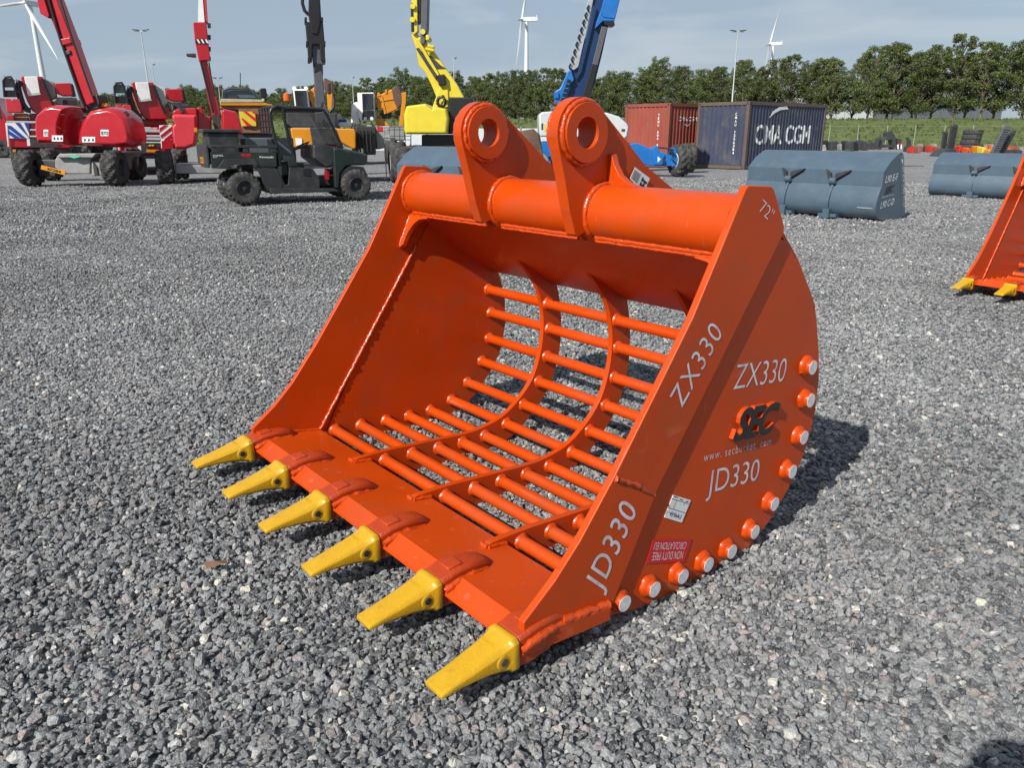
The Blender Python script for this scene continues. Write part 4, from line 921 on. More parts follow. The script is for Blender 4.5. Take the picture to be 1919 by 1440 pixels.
# --- fire engines with folded aerial platforms --------------------------------
BLUEST = mat('stripe_blue', (.02, .06, .32), .4); ALU = mat('aluminium', (.62, .64, .66), .4, metal=.5)
def fire_engine(O, dx, dy, label, variant):
    """traced once on the nearer engine; the other stands further right"""
    M = Mach('fire_engine', O, R(27), label, 'fire engine', 'red fire engines with folded aerial arms'); o = M.o
    sh = lambda L: [(x+dx, y+dy) for x, y in L]
    body = M.slab('body', REDP, sh(c1((100,600),(830,604),(830,898),(105,890))), .35, 7.5, .04)
    M.slab('bumper', DARKST, sh(c1((110,895),(840,900),(840,950),(130,945))), .45, 1.2, .03)
    M.slab('step', DARKST, sh(c1((330,800),(420,800),(425,885),(345,885))) if variant else sh(c1((330,800),(640,800),(645,885),(345,885))), .30, .1, .01)
    M.slab('top_rail', ALU, sh(c1((80,600),(440,605),(440,628),(80,622))), .30, .12, .01)
    stx = M.slab('stripe_panel', WHITE, sh(c1((68,625),(322,620),(328,790),(92,790))), .30, .05, .005)
    for k in range(3):
        x = 75+k*98; yb = 622
        M.slab('stripe', BLUEST, sh(c1((x, yb+(40 if k == 0 else 0)), (x+52, yb+(30 if k == 0 else 0)), (min(x+215, 326), min(yb+(170 if k < 2 else 95), 788)), (min(x+165, 326) if k < 2 else 326, 788 if k < 2 else 740))), .285, .012, 0, stx)
    M.slab('stripe', BLUEST, sh(c1((82,690),(100,700),(235,788),(165,788),(88,735))), .283, .012, 0, stx)
    M.slab('side_lamp', LABEL, sh(c1((300,795),(332,795),(340,872),(308,872))), .30, .04, .004)
    M.slab('tail_lamp', AMBER, sh(c1((150,905),(185,905),(185,940),(150,940))), .40, .06, .01)
    M.slab('reflector', LABEL, sh(c1((68,640),(90,640),(105,880),(95,885))), .28, .03, 0)
    # turntable, arm and cage
    M.slab('turntable', REDP, sh(c1((330,520),(600,520),(640,600),(300,600))), 1.0, 1.9, .04)
    M.slab('equipment_box', AMBER, sh(c1((160,520),(310,520),(310,600),(160,600))), .8, .6, .02)
    arm = M.slab('aerial_arm', REDP, sh(c1((235,118),(275,120),(470,120),(475,150),(560,380),(640,400),(640,520),(420,525),(360,500),(300,380),(250,250))), .6, 1.0, .04)
    M.slab('white_cover', WHITE, sh(c1((272,122),(415,120),(445,300),(310,320))), .50, .08, .02, arm)
    M.slab('cover_hinge', ALU, sh(c1((310,320),(445,300),(455,318),(320,335))), .5, .10, .01, arm)
    M.slab('grey_section', GREYST if variant == 0 else PALEG, sh(c1((480,145),(600,185),(620,345),(550,375))), .75, .9, .03)
    M.slab('arm_head', REDP, sh(c1((600,195),(780,190),(800,330),(690,330),(610,300))), .7, .9, .04)
    M.slab('head_cap', DARKST, sh(c1((770,195),(800,205),(830,330),(785,335))), .75, .8, .02)
    M.slab('cabinet', GREYST, sh(c1((620,345),(840,350),(860,440),(660,440))), .8, .6, .03); M.slab('cabinet_hollow', INK, sh(c1((690,375),(845,378),(850,425),(680,425))), .77, .1, .01)
    M.bar('hose', BLACK, sh(c1((225,165),(205,240),(225,330),(255,420),(300,480),(345,490))), .52, .10)
    cage = M.slab('cage_back', BLACK, sh(c1((60,345),(190,345),(180,270),(60,270))), .35, .06, .01)
    M.bar('cage_frame', BLACK, sh(c1((60,345),(45,170),(65,130),(130,125),(155,165),(190,345))), .34, .035, cage)
    M.slab('cage_screen', GLASS, sh(c1((60,240),(52,165),(75,140),(130,140),(150,170),(165,240))), .37, .02, 0, cage)
    M.slab('cage_floor', REDF, sh(c1((65,360),(120,362),(130,378),(150,362),(225,368),(250,460),(245,510),(85,510))), .25, 1.0, .04)
    M.slab('cage_step', REDP, sh(c1((80,540),(160,540),(165,590),(85,590))), .4, .6, .03)
    M.bar('hose', BLACK, sh(c1((470,150),(540,330),(600,470))), .55, .04); M.bar('hand_rail', ALU, sh(c1((100,590),(100,560),(330,560),(330,590))), .5, .02)
    for q_ in (700, 770): M.bar('rung', ALU, sh(c1((335,q_),(800,q_+4))), .31, .03)
    M.slab('locker_seam', SEAM, sh(c1((335,640),(343,640),(350,790),(342,790))), .33, .03, 0); M.slab('ladder_lamp', AMBER, sh(c1((640,560),(670,560),(670,590),(640,590))), .6, .2, .02)
    M.bar('antenna', LABEL, sh(c1((155,160),(195,165),(205,185))), .4, .012, cage)
    for sx in (190, 740):
        P_ = M.pt(sh(c1((sx, 955)))[0], 2.2); P_.z = .5; wheel(o, P_, (1, 0, 0), .50, .34, DARKST, nl=22, lug=.012)
    for sx in (195, 745):
        P_ = M.pt(sh(c1((sx, 955)))[0], 2.4); P_.z = .5; P_.y = 6.3; wheel(o, P_, (1, 0, 0), .50, .34, DARKST, nl=22, lug=.012)
    return M, sh
fire_engine((-19, 26.5), -2, 2, 'red fire engine with blue striped panel behind the boom lift numbered E72', 0)
M, sh = fire_engine((-14.3, 26.7), 206, 13, 'red fire engine with red and white striped rear between the two red boom lifts', 1)
rs = M.slab('chevron_panel', WHITE, c2((565,660),(702,655),(715,910),(590,910)), .27, .03, 0)
for px in (((570,690),(620,660),(660,660),(575,730)), ((578,770),(702,672),(702,715),(590,800)), ((620,812),(702,745),(710,800),(640,840),(620,850))):
    M.slab('chevron', REDP, c2(*px), .255, .014, 0, rs)
M.slab('chevron', REDP, c2((592,830),(715,815),(716,908),(596,908)), .256, .014, 0, rs)
for y in (705, 790): M.slab('rear_shelf', ALU, c2((355,y),(580,y+5),(580,y+32),(355,y+28)), .26, .12, .01)
M.slab('hose_bay', INK, c2((355,820),(582,822),(588,895),(360,895)), .31, .03, 0)
M.text('BRANDWEER', c2((372,704))[0], c2((545,704))[0], c2((372,688))[0], .30, LABEL, bold=.01)
for sx in (470, 500): M.slab('coupling', AMBER, c2((sx-16,870),(sx+14,868),(sx+14,890),(sx-14,892)), .2, .1, .02)
M.slab('number_plate', AMBER, c2((428,922),(562,925),(562,952),(428,950)), .24, .02, 0)
# the edge of a third engine
M = Mach('fire_engine', G(-40, 296).to_tuple()[:2], R(20), 'dark red truck whose wheel peeps in beside the fire engines', 'fire engine', 'red fire engines with folded aerial arms')
M.slab('cab', REDP, [(-150, 175), (-4, 182), (2, 205), (12, 222), (15, 262), (14, 285), (-150, 285)], .0, 2.3, .05); M.slab('window', GLASS, [(-90, 190), (-6, 192), (0, 208), (4, 222), (-90, 222)], -.02, .04, .0)
for sx, of in ((2, -.05), (2, 1.9), (-130, -.05), (-130, 1.9)): P_ = M.pt((sx, 275), of); P_.z = .52; wheel(M.o, P_, (0, 1, 0), .52, .32, DARKST, nl=22, lug=.012, face=-1)

# --- second red boom lift behind the utility vehicle ---------------------------
g_ = G(330, 345)
M = Mach('boom_lift', (g_.x, g_.y), R(20), 'red boom lift with faded hood behind the green utility vehicle', 'boom lift', 'boom lifts')
for px, off in (((309, 312), .2), ((338, 308), 2.7), ((438, 312), .2), ((460, 310), 2.7)):
    P_ = M.pt(px, off); P_.z = .47; wheel(M.o, P_, (1, 0, 0), .47, .42, DARKST, nl=13, lug=.05)
M.slab('chassis', GREYST, c2((735,1090),(930,1088),(1300,1090),(1300,1185),(735,1185)), .2, 2.5, .04)
M.puff('faded_hood', REDF, c2((705,550),(730,540),(975,545),(980,740),(960,880),(850,920),(750,920),(720,830),(708,680),(735,640),(712,600)), .2, 2.2, .86, .25)
M.slab('hood_top', REDP, c2((705,545),(720,500),(770,478),(970,470),(978,550)), .5, 1.6, .05)
M.slab('rear_cover', REDP, c2((975,465),(1020,462),(1045,500),(1050,560),(1130,560),(1130,740),(980,740)), 1.0, 1.5, .04)
M.slab('cover_stay', DARKST, c2((735,410),(770,415),(830,500),(835,530),(795,530),(790,500)), .4, .1, .02)
M.puff('right_hood', REDP, c2((1240,490),(1270,485),(1390,510),(1425,560),(1450,660),(1470,760),(1240,760)), .3, 2.2, .88, .22)
M.slab('decal', AMBER, c2((943,685),(975,688),(975,735),(943,732)), -.06, .02, 0)
M.slab('lower_boom', REDP, c2((1000,-60),(1080,-60),(1180,340),(1230,560),(1130,550),(1090,350)), .9, .45, .02)
M.slab('boom_base', DARKST, c2((1130,540),(1225,545),(1235,760),(1175,760)), .85, .6, .03)
M.slab('knuckle', REDP, k2((222,148),(312,148),(340,405),(262,412),(235,280)), .8, .6, .03)
M.slab('hazard_band', BLACK, k2((238,262),(322,262),(325,292),(240,290)), .78, .02, 0)
for k in range(3): M.slab('hazard_stripe', LABEL, k2((246+k*28,264),(258+k*28,264),(272+k*28,290),(260+k*28,290)), .765, .012, 0)
M.slab('knuckle_stub', DARKST, k2((175,360),(240,358),(242,385),(178,376)), .9, .3, .02)
M.bar('hose', BLACK, k2((275,420),(300,520),(335,660),(360,760)), .84, .03); M.bar('hose', BLACK, k2((330,420),(345,520),(372,650)), .84, .02)
M.bar('hood_seam', SEAM, c2((720,640),(960,640)), -.02, .012); M.bar('hood_seam', SEAM, c2((730,850),(940,845)), -.02, .012)
for y in (165, 245, 325, 390): M.slab('cylinder_pin', DARKST, k2((318,y-14),(342,y-10),(342,y+14),(320,y+14)), .85, .4, .01)
M.slab('upper_boom', REDF, k2((270,-200),(300,-200),(322,148),(255,148)), .85, .5, .02); M.slab('boom_face', WHITE, k2((262,-200),(272,-200),(300,148),(255,148)), .83, .04, .0)

# --- green utility vehicle -----------------------------------------------------
a0 = G(461, 385); hd = R(28); dh = Vector((math.cos(hd), math.sin(hd), 0)); r_ = pray(667, 352); n_h = Vector((-dh.y, dh.x, 0))
t_ = (a0-Vector((0, 0, H))).dot(n_h)/r_.dot(n_h); a1 = Vector((r_.x*t_, r_.y*t_, 0))
M = Mach('utility_vehicle', (a0.x, a0.y), math.atan2(a1.y-a0.y, a1.x-a0.x), 'dark green open utility vehicle with a cargo bed and roll cage', 'utility vehicle')
GREEN = mat('vehicle_green', (.012, .022, .018), .35, var=.12, coat=.2, dirt=(.07, .075, .065), damt=.4); PLAST = mat('black_plastic', (.022, .024, .026), .55, var=.2, dirt=(.10, .10, .09), damt=.45)
CAGE = mat('cage_tube', (.012, .012, .014), .35)
o = M.o; WBs = (a1-a0).length; Wd = 1.42
for s_ in (0, WBs):
    for y_, f_ in ((.0, -1), (Wd-.16, 1)): wheel(o, (s_, y_+.06, .335), (0, 1, 0), .335, .27, PLAST, nl=20, lug=.03, hub=.48, face=f_)
p = lambda *q: [M.pt(x, 0) for x in q]
z0b, z1b = .80, 1.16; sB0, sB1 = M.pt(c3((350,700))[0]).x, M.pt(c3((1165,700))[0]).x
bed = M.slab('bed_side', GREEN, c3((355,690),(1165,690),(1170,870),(960,870),(935,842),(612,842),(565,892),(372,885)), -.02, .05, .012)
M.slab('wheel_arch', PLAST, c3((440,892),(520,775),(900,772),(960,870),(935,845),(612,842),(565,892)), -.045, .05, .01, bed)
M.slab('bed_rail', PLAST, c3((355,600),(1175,605),(1175,640),(372,632)), -.03, .08, .01, bed)
for x in (380, 760, 1110): M.slab('bed_stake', PLAST, c3((x,632),(x+48,632),(x+70,690),(x-5,690)), -.02, .05, .008, bed)
zt = M.pt(c3((700,605))[0]).z; zb = M.pt(c3((700,870))[0]).z; zm = M.pt(c3((700,690))[0]).z
MB().box(sB0, sB1, .04, Wd, zb+.06, zb+.12).build('bed_floor', PLAST, o)
MB().box(sB0, sB1, Wd-.03, Wd+.03, zb+.05, zt).build('bed_side', PLAST, o, bevel=.01)
MB().box(sB1-.05, sB1, .04, Wd-.04, zb+.1, zt+.02).build('bed_front', PLAST, o)
tg = MB().prism([(sB0-.02, y, z) for y, z in ((.0,zb+.0),(.35,zb-.02),(1.0,zb-.02),(Wd,zb+.04),(Wd+.02,zt-.02),(Wd-.2,zt+.02),(.2,zt+.02),(0,zt))], (-.05, 0, 0)).build('tailgate', PLAST, o, bevel=.015)
MB().box(sB0-.085, sB0-.07, .50, .95, zb+.06, zb+.18).build('number_plate', AMBER, tg)
lettering('DMV-95', (sB0-.087, .90, zb+.085), (sB0-.087, .57, zb+.085), (sB0-.087, .90, zb+.155), INK, tg)
M.text('DIESEL', c3((388,740))[0], c3((520,738))[0], c3((388,720))[0], -.023, LABEL, bed); M.text('4x4', c3((388,757))[0], c3((435,757))[0], c3((388,745))[0], -.023, LABEL, bed)
M.text('Kawasaki', c3((958,757))[0], c3((1130,760))[0], c3((958,732))[0], -.023, LABEL, bed, bold=.012); M.text('BIG RED', c3((735,735))[0], c3((852,735))[0], c3((735,707))[0], -.023, REDLAB, bed, bold=.05); M.text('PLANET', c3((752,756))[0], c3((845,756))[0], c3((752,745))[0], -.023, REDLAB, bed)
# load in the bed
MB().box(sB0+.05, sB0+.62, .35, 1.2, zb+.1, zt+.24).build('tool_chest', PLAST, o, bevel=.02); MB().box(sB0-.05, sB0+.66, .30, 1.25, zt+.24, zt+.31).build('tool_chest_lid', PLAST, o, bevel=.02)
MB().box(sB0+.75, sB0+1.75, .45, 1.0, zb+.1, zt+.14).build('grey_tank', mat('tank_grey', (.10, .115, .125), .5), o, bevel=.03); MB().box(sB0+1.2, sB0+1.32, .40, .5, zt+.0, zt+.09).build('blue_tap', BLUEP, o, bevel=.02)
# lower body, seats, dash, bonnet
M.slab('side_body', PLAST, c3((935,842),(1060,882),(1165,885),(1235,1010),(1240,1145),(1060,1170),(1020,1140),(990,1010),(930,900)), -.01, .10, .015)
M.slab('door_panel', PLAST, c4((0,860),(60,860),(60,1000),(95,1090),(135,1080),(150,860),(255,865),(300,880),(430,880),(520,1020),(520,1135),(60,1150),(0,1150)), .0, .12, .015)
M.slab('door_top', GREEN, c4((72,730),(215,745),(245,860),(140,865),(125,800),(80,800)), -.015, .08, .01)
M.slab('sill', PLAST, c4((-90,1130),(700,1135),(760,1160),(740,1175),(-90,1200)), -.02, Wd, .02)
M.slab('fuel_flap', BLACK, c4((320,890),(405,892),(405,980),(320,975)), -.012, .02, .004)
zs = M.pt(c4((200,830))[0]).z; sS = M.pt(c4((30,800))[0]).x
MB().box(sS-.1, sS+.52, .12, Wd-.12, .55, zs+.02).build('seat', BLACK, o, bevel=.04); MB().prism([(sS-.1, .12, zs), (sS+.06, .12, zs), (sS-.02, .12, zs+.5), (sS-.14, .12, zs+.5)], (0, Wd-.24, 0)).build('seat_back', BLACK, o, bevel=.03)
M.slab('dash', PLAST, c4((440,600),(620,600),(700,640),(690,860),(600,880),(440,760)), .12, Wd-.24, .04)
bn = M.slab('bonnet', GREEN, c4((690,640),(800,640),(820,660),(960,685),(1100,720),(1105,820),(1060,850),(920,835),(830,870),(770,950),(760,1130),(710,1130),(700,900),(690,700)), -.02, .14, .03)
M.slab('bonnet_top', PLAST, c4((800,640),(980,680),(1090,705),(1110,830),(1060,850),(880,800),(760,760)), .10, Wd-.2, .05)
M.slab('bonnet_side', GREEN, c4((690,640),(820,660),(960,685),(1100,720),(1105,820),(920,835),(770,950),(710,1130)), Wd-.12, .12, .03)
M.slab('grille', BLACK, c4((1020,705),(1108,715),(1105,830),(1030,830)), .25, Wd-.5, .02)
M.slab('fender_liner', INK, c4((770,1130),(790,940),(880,860),(1060,870),(1100,960),(1100,1000),(1020,930),(900,930),(820,1060)), .0, .35, .01)
M.bar('steering_wheel', BLACK, c4((215,655),(290,600),(390,560),(330,620),(215,655)), .75, .018)
M.slab('extinguisher', REDP, c4((590,890),(640,890),(645,1030),(590,1040)), .3, .12, .02)
# cage, roof, screens
rf = M.slab('roof', PLAST, c4((-40,110),(20,105),(540,140),(575,165),(550,195),(90,185),(-30,165)), .05, Wd-.1, .025)
for off in (.03, Wd-.03):
    M.bar('cage_tube', CAGE, c4((555,160),(610,230),(700,420),(800,640)), off, .032); M.bar('cage_tube', CAGE, c4((60,150),(95,330),(150,560),(200,740)), off, .032)
    M.bar('cage_tube', CAGE, c4((60,150),(320,150),(555,165)), off, .03)
    M.bar('cage_tube', CAGE, c3((1210,840),(1170,600),(1110,350),(1085,220),(1105,155),(1170,125),(1260,140)), off, .03)
scr = mat('dusty_screen', (.045, .05, .05), .25, var=.3, vscale=3); scr.node_tree.nodes['Principled BSDF'].inputs['Alpha'].default_value = .6
ws = [M.pt(q, .06) for q in c4((590,200),(790,620))]; wsf = [M.pt(q, .06) for q in c4((590,200),(790,620))]
MB().add([ws[0], ws[1], ws[1]+Vector((0, Wd-.12, 0)), ws[0]+Vector((0, Wd-.12, 0))], [(0, 1, 2, 3)]).build('windscreen', scr, o)
MB().beam(ws[1]+Vector((0, 0, .02)), ws[1]+Vector((0, Wd-.12, .02)), .05, .05).build('windscreen_rail', CAGE, o)
x_ = M.pt(c3((1130,300))[0]).x; zA, zB = M.pt(c3((1130,130))[0]).z, M.pt(c3((1200,450))[0]).z
rs_ = MB().box(x_-.01, x_+.005, .08, Wd-.08, zB, zA-.02).build('rear_screen', scr, o)
for k in range(5): MB().box(x_-.03, x_-.012, .08+.3*k, .10+.3*k, zB, zA).build('screen_bar', CAGE, rs_)
for k in range(5): MB().box(x_-.03, x_-.012, .08, Wd-.08, zB+(zA-zB)*k/4-.01, zB+(zA-zB)*k/4+.01).build('screen_bar', CAGE, rs_)
M.bar('mirror', BLACK, c4((560,280),(640,400),(620,415),(555,330),(560,280)), -.02, .012)
M.slab('beacon', DARKST, c4((535,70),(575,70),(560,140),(525,140)), .5, .12, .01)
for y_ in (.25, Wd-.3): MB().beam((-.35, y_, .42), (-.05, y_+.05, .36), .05, .05).build('suspension_arm', GREYST, o)
MB().box(-.3, WBs+.2, .45, .95, .30, .52).build('underframe', DARKST, o, bevel=.03); MB().cyl((-.02, .1, .335), (-.02, Wd-.2, .335), .04).build('axle', GREYST, o)
MB().cyl((WBs, .1, .335), (WBs, Wd-.2, .335), .04).build('axle', DARKST, o)
# --- tipper truck with chevron board -------------------------------------------
M = Mach('tipper_truck', (-11.0, 31.0), R(19), 'tipper truck with yellow and red chevron board behind the utility vehicle', 'truck')
CREAM = mat('tarp_cream', (.40, .36, .24), .8, var=.2); RUSTY = mat('rusty_body', (.20, .10, .06), .8, var=.3, vscale=5)
M.slab('tipper_body', RUSTY, k2((405,690),(760,700),(760,760),(740,900),(540,900),(530,740),(405,735)), .2, 5.0, .04)
M.slab('body_rim', CREAM, k2((412,665),(700,672),(700,690),(405,692)), .1, 5.0, .02); M.slab('body_rim_band', AMBER, k2((405,692),(700,690),(760,712),(405,712)), .12, 4.9, .02)
cb = M.slab('chevron_board', LEMON, k2((530,752),(640,752),(648,850),(548,850)), .1, .05, .0)
for px in (((560,752),(585,752),(648,800),(648,825)), ((548,800),(555,795),(625,850),(585,850)), ((615,752),(640,752),(645,775))): M.slab('chevron', REDLAB, k2(*px), .08, .02, 0, cb)
M.slab('cab', SLATE, k2((425,605),(640,600),(660,670),(420,670)), 5.3, 2.2, .08); M.slab('cab_glass', GLASS, k2((450,640),(520,640),(525,668),(450,668)), 5.25, .05, 0)
M.bar('roof_bar', DARKST, k2((425,670),(425,610),(470,597),(600,600),(640,640)), 5.2, .06); M.bar('aerial', DARKST, k2((542,597),(541,490)), 5.4, .02)
M.slab('exhaust_stack', BLACK, k2((672,595),(715,592),(722,640),(712,665),(675,660)), .3, .35, .05); M.slab('exhaust_pipe', WHITE, k2((690,660),(705,660),(700,700),(690,700)), .35, .1, .01)
for s_ in (-.9, 1.3):
    for y_ in (.3, 3.8): wheel(M.o, (s_, y_, .5), (1, 0, 0), .5, .34, DARKST, nl=22, lug=.012)
M.slab('rear_frame', DARKST, k2((400,900),(760,900),(760,960),(400,960)), .4, 5.5, .03)

# --- yellow handler with a tall grey boom ----------------------------------------
M = Mach('telescopic_handler', (-6.1, 22.0), R(14), 'orange yellow machine with a tall dark grey telescopic boom behind the utility vehicle', 'handler')
BOOMG = mat('boom_grey', (.075, .08, .09), .45, var=.12, dirt=(.14, .14, .14), damt=.3)
M.slab('boom', BOOMG, k2((1020,-180),(1070,-180),(1098,290),(1095,480),(1112,690),(1160,830),(1050,830),(1045,600),(1030,420),(1018,250)), .5, .5, .02)
sl = M.slab('boom_sleeve', BLACK, k2((978,145),(1100,150),(1112,300),(1115,415),(1085,405),(1075,300),(1030,300),(1025,410),(1000,412),(990,280)), .4, .7, .03)
for (x, y) in ((982,130),(1092,130),(992,290),(1108,290),(1004,400),(1108,408)): M.slab('sleeve_lug', BLACK, k2((x-8,y-16),(x+8,y-16),(x+9,y+14),(x-9,y+14)), .38, .75, .01, sl)
M.slab('chain_guide', BLACK, k2((1005,-180),(1075,-180),(1080,150),(1060,230),(1025,225),(1000,100)), .36, .2, .02)
M.bar('hose', BLACK, k2((962,-60),(960,20),(975,70),(1002,98)), .4, .045)
M.slab('dark_band', BLACK, k2((1038,425),(1098,430),(1100,510),(1080,470),(1042,490)), .485, .02, 0)
M.slab('body', AMBER, c5((170,1005),(1040,1015),(1060,1060),(1060,1280),(1020,1295),(860,1200),(780,1290),(215,1270)), .4, 3.0, .05)
M.slab('body_recess', DARKST, c5((435,1000),(780,1010),(830,1170),(780,1290),(470,1230)), .35, .1, .02)
M.slab('engine_side', DARKST, c5((1060,980),(1330,985),(1330,1370),(1060,1370)), .7, 2.4, .03)
for k in range(4): M.bar('hydraulic_hose', BLACK, c5((1110+k*50,1040),(1100+k*52,1150),(1120+k*50,1330)), .62, .035)
M.slab('frame_wing', GREYST, c5((1320,1000),(1430,1140),(1470,1200),(1440,1280),(1340,1300)), .9, .5, .03)
MB().lathe(M.pt(c5((1240,1000))[0], .8), (0, 1, 0), [(0, .08), (.3, .08)], 12).build('pipe_stub', GALV, M.o, smooth=40)
MB().lathe(M.pt(c5((1130,1315))[0], .6), (0, 1, 0), [(0, .07), (.1, .07)], 10).build('work_lamp', LABEL, M.o)
for px, y_ in (((535,300),.8),((745,300),.8),((540,300),3.0),((748,300),3.0)):
    P_ = M.pt(px, y_); P_.z = .58; wheel(M.o, P_, (1, 0, 0), .58, .45, PALEG, nl=14, lug=.05)
MB().lathe(M.pt(c5((130,640))[0], .9), (0, 0, 1), [(0, .09), (.10, .10), (.19, .08), (.22, .015)], 14).build('beacon', mat('beacon_orange', (.6, .10, .01), .2), M.o, smooth=50)
M.slab('white_plate', LABEL, c5((240,1140),(330,1150),(330,1230),(250,1245)), .37, .03, 0)

# --- yellow cranes farther back -----------------------------------------------------
def crane(px, O, label, white):
    M = Mach('truck_crane', O, R(8), label, 'crane', 'yellow cranes at the back of the yard'); return M
M = crane(None, (-6.0, 36.0), 'yellow crane with upright arm behind the grey boom', 0)
M.slab('cab', WHITE, c5((205,480),(400,480),(430,740),(235,740)), .2, 1.4, .05); M.slab('cab_glass', GLASS, c5((228,500),(388,500),(410,715),(250,715)), .17, .05, .01)
for x in (225, 385): MB().lathe(M.pt(c5((x,470))[0], .3), (0, 1, 0), [(0, .09), (.12, .09)], 10).build('work_lamp', LABEL, M.o)
M.slab('arm', AMBER, c5((420,510),(500,450),(510,560),(510,720),(480,730),(430,620)), .5, 1.2, .04)
M.slab('arm_upright', AMBER, c5((665,540),(745,540),(735,760),(680,770)), .5, .7, .03)
M.slab('winch', BROWN, c5((625,330),(660,335),(740,385),(745,540),(640,545),(625,440)), .5, .9, .04); M.slab('winch_slot', INK, c5((675,410),(705,400),(705,540),(680,545)), .46, .06, .01)
M.bar('hose', BLACK, c5((755,540),(775,640),(760,730),(700,790)), .4, .05)
M.slab('superstructure', DARKST, c5((120,790),(800,800),(790,1000),(120,1000)), .4, 3.0, .06)
M.slab('carrier', GREYST, c5((120,1000),(800,1000),(800,1180),(120,1180)), .3, 3.0, .06)
for s_ in (-2.0, 0.6):
    for y_ in (.4, 2.9): wheel(M.o, (s_, y_, .6), (1, 0, 0), .6, .42, DARKST, nl=22, lug=.02)
M = crane(None, (-4.6, 38.0), 'white-cabbed crane with a folded yellow boom beside the yellow boom lift', 1)
M.slab('counterweight', WHITE, c5((1000,690),(1050,655),(1100,665),(1110,960),(990,940)), .3, 1.5, .05)
M.slab('cab', WHITE, c5((1075,530),(1300,525),(1318,900),(1130,920),(1095,860)), .1, 1.5, .04)
M.slab('cab_glass', GLASS, c5((1140,540),(1290,540),(1300,760),(1150,770)), .07, .05, .01); M.slab('cab_door', BLACK, c5((1150,775),(1305,770),(1312,890),(1140,895)), .07, .05, .01)
for x in (1185, 1272): MB().lathe(M.pt(c5((x,878))[0], .05), (0, 1, 0), [(0, .08), (.05, .08)], 10).build('work_lamp', LABEL, M.o)
bm_ = M.slab('boom', AMBER, c5((1335,580),(1540,480),(1600,500),(1640,740),(1540,790),(1470,820),(1430,750),(1350,750)), .4, 1.4, .05)
for px in (((1350,520),(1390,545),(1400,580),(1345,575)), ((1450,490),(1480,480),(1480,540),(1455,545)), ((1400,580),(1415,575),(1470,810),(1440,820)), ((1340,640),(1560,610),(1562,622),(1340,655))): M.slab('boom_rib', AMBER, c5(*px), .36, .08, .01, bm_)
M.slab('winch_drum', BROWN, c5((1540,480),(1590,440),(1640,450),(1690,560),(1690,680),(1620,750),(1570,640)), .3, 1.2, .05)
M.slab('mast', AMBER, c5((1670,530),(1740,520),(1735,660),(1700,990),(1640,985),(1675,660)), .3, .5, .03)
M.slab('slew_base', AMBER, c5((1340,870),(1400,880),(1510,960),(1500,985),(1330,960)), .5, 1.5, .04); M.slab('lift_ram', BLACK, c5((1385,800),(1540,780),(1540,870),(1420,885)), .6, .5, .03)
M.slab('carrier', GREYST, c5((990,960),(1720,990),(1720,1180),(990,1180)), .3, 3.0, .06); M.slab('deck_plate', WHITE, c5((780,930),(1000,930),(1000,985),(780,985)), .2, 1.0, .03); M.slab('deck_cover', BLUEST, c5((780,890),(935,890),(935,930),(780,930)), .3, 1.0, .02)
M.slab('hazard_board', REDLAB, c5((1345,990),(1430,990),(1430,1045),(1345,1045)), .26, .04, 0)
for s_ in (-1.2, 2.6):
    for y_ in (.4, 2.9): wheel(M.o, (s_, y_, .6), (1, 0, 0), .6, .42, DARKST, nl=22, lug=.02)

# --- barrier of grey tube frames ------------------------------------------------------
M = Mach('crowd_barrier', (-3.1, 25.5), 0.0, 'grey tubular steel barrier beside the yellow boom lift', 'barrier')
M.bar('frame', GALV, c5((1440,1260),(1435,990),(1800,990),(1800,1260)), 0, .02)
for x in (1510, 1580, 1650, 1725): M.bar('upright', GALV, c5((x,990),(x,1260)), 0, .012)
for y in (1030, 1115, 1165): M.bar('rail', GALV, c5((1438,y),(1800,y)), 0, .012)
for x in (1450, 1790): P_ = M.pt(c5((x,1250))[0]); MB().box(P_.x-.03, P_.x+.03, -.3, .3, .0, .04).build('foot', GALV, M.o); MB().box(P_.x-.015, P_.x+.015, -.015, .015, .04, P_.z+.05).build('foot_post', GALV, M.o)

# --- lemon yellow boom lift --------------------------------------------------------------
M = Mach('boom_lift', (-1.6, 22.5), 0.0, 'lemon yellow articulated boom lift behind the orange bucket ears', 'boom lift', 'boom lifts')
M.puff('hood', LEMON, k3((425,770),(440,715),(570,698),(620,740),(640,720),(715,735),(728,800),(718,905),(435,905),(425,880)), .3, 2.0, .90, .2)
M.slab('counterweight', BLACK, k3((725,655),(885,655),(885,905),(725,905)), .4, 1.9, .04)
M.slab('turret_base', BLACK, k3((540,908),(790,908),(790,975),(540,990)), .5, 1.6, .03)
M.slab('lower_boom', LEMON, k3((470,230),(510,225),(600,310),(780,570),(830,665),(735,660),(640,655),(610,580),(560,480),(520,440),(500,320)), .9, .5, .03)
M.slab('boom_plate', LEMON, k3((500,260),(520,262),(660,500),(640,530)), .8, .1, .02); M.slab('boom_link', DARKST, k3((500,325),(520,318),(645,510),(640,545)), .74, .12, .02)
M.slab('ram_head', BLACK, k3((645,505),(695,498),(705,570),(655,578)), .72, .3, .03)
M.bar('knuckle_wheel', BLACK, k3((645,690),(655,660),(685,650),(700,680),(690,710),(660,715),(645,690)), .7, .05)
M.slab('ram_bracket', LEMON, k3((660,590),(720,600),(725,720),(625,745),(610,730)), .85, .35, .03)
M.slab('band', DARKST, k3((580,375),(600,372),(670,440),(705,462),(640,465)), .885, .02, 0)
M.slab('upper_link', LEMON, k3((475,-200),(510,-200),(515,210),(490,235),(470,220)), .8, .3, .03); M.slab('upper_boom', BOOMG, k3((540,-200),(590,-200),(580,190),(560,300),(530,295),(535,140)), .8, .45, .03)
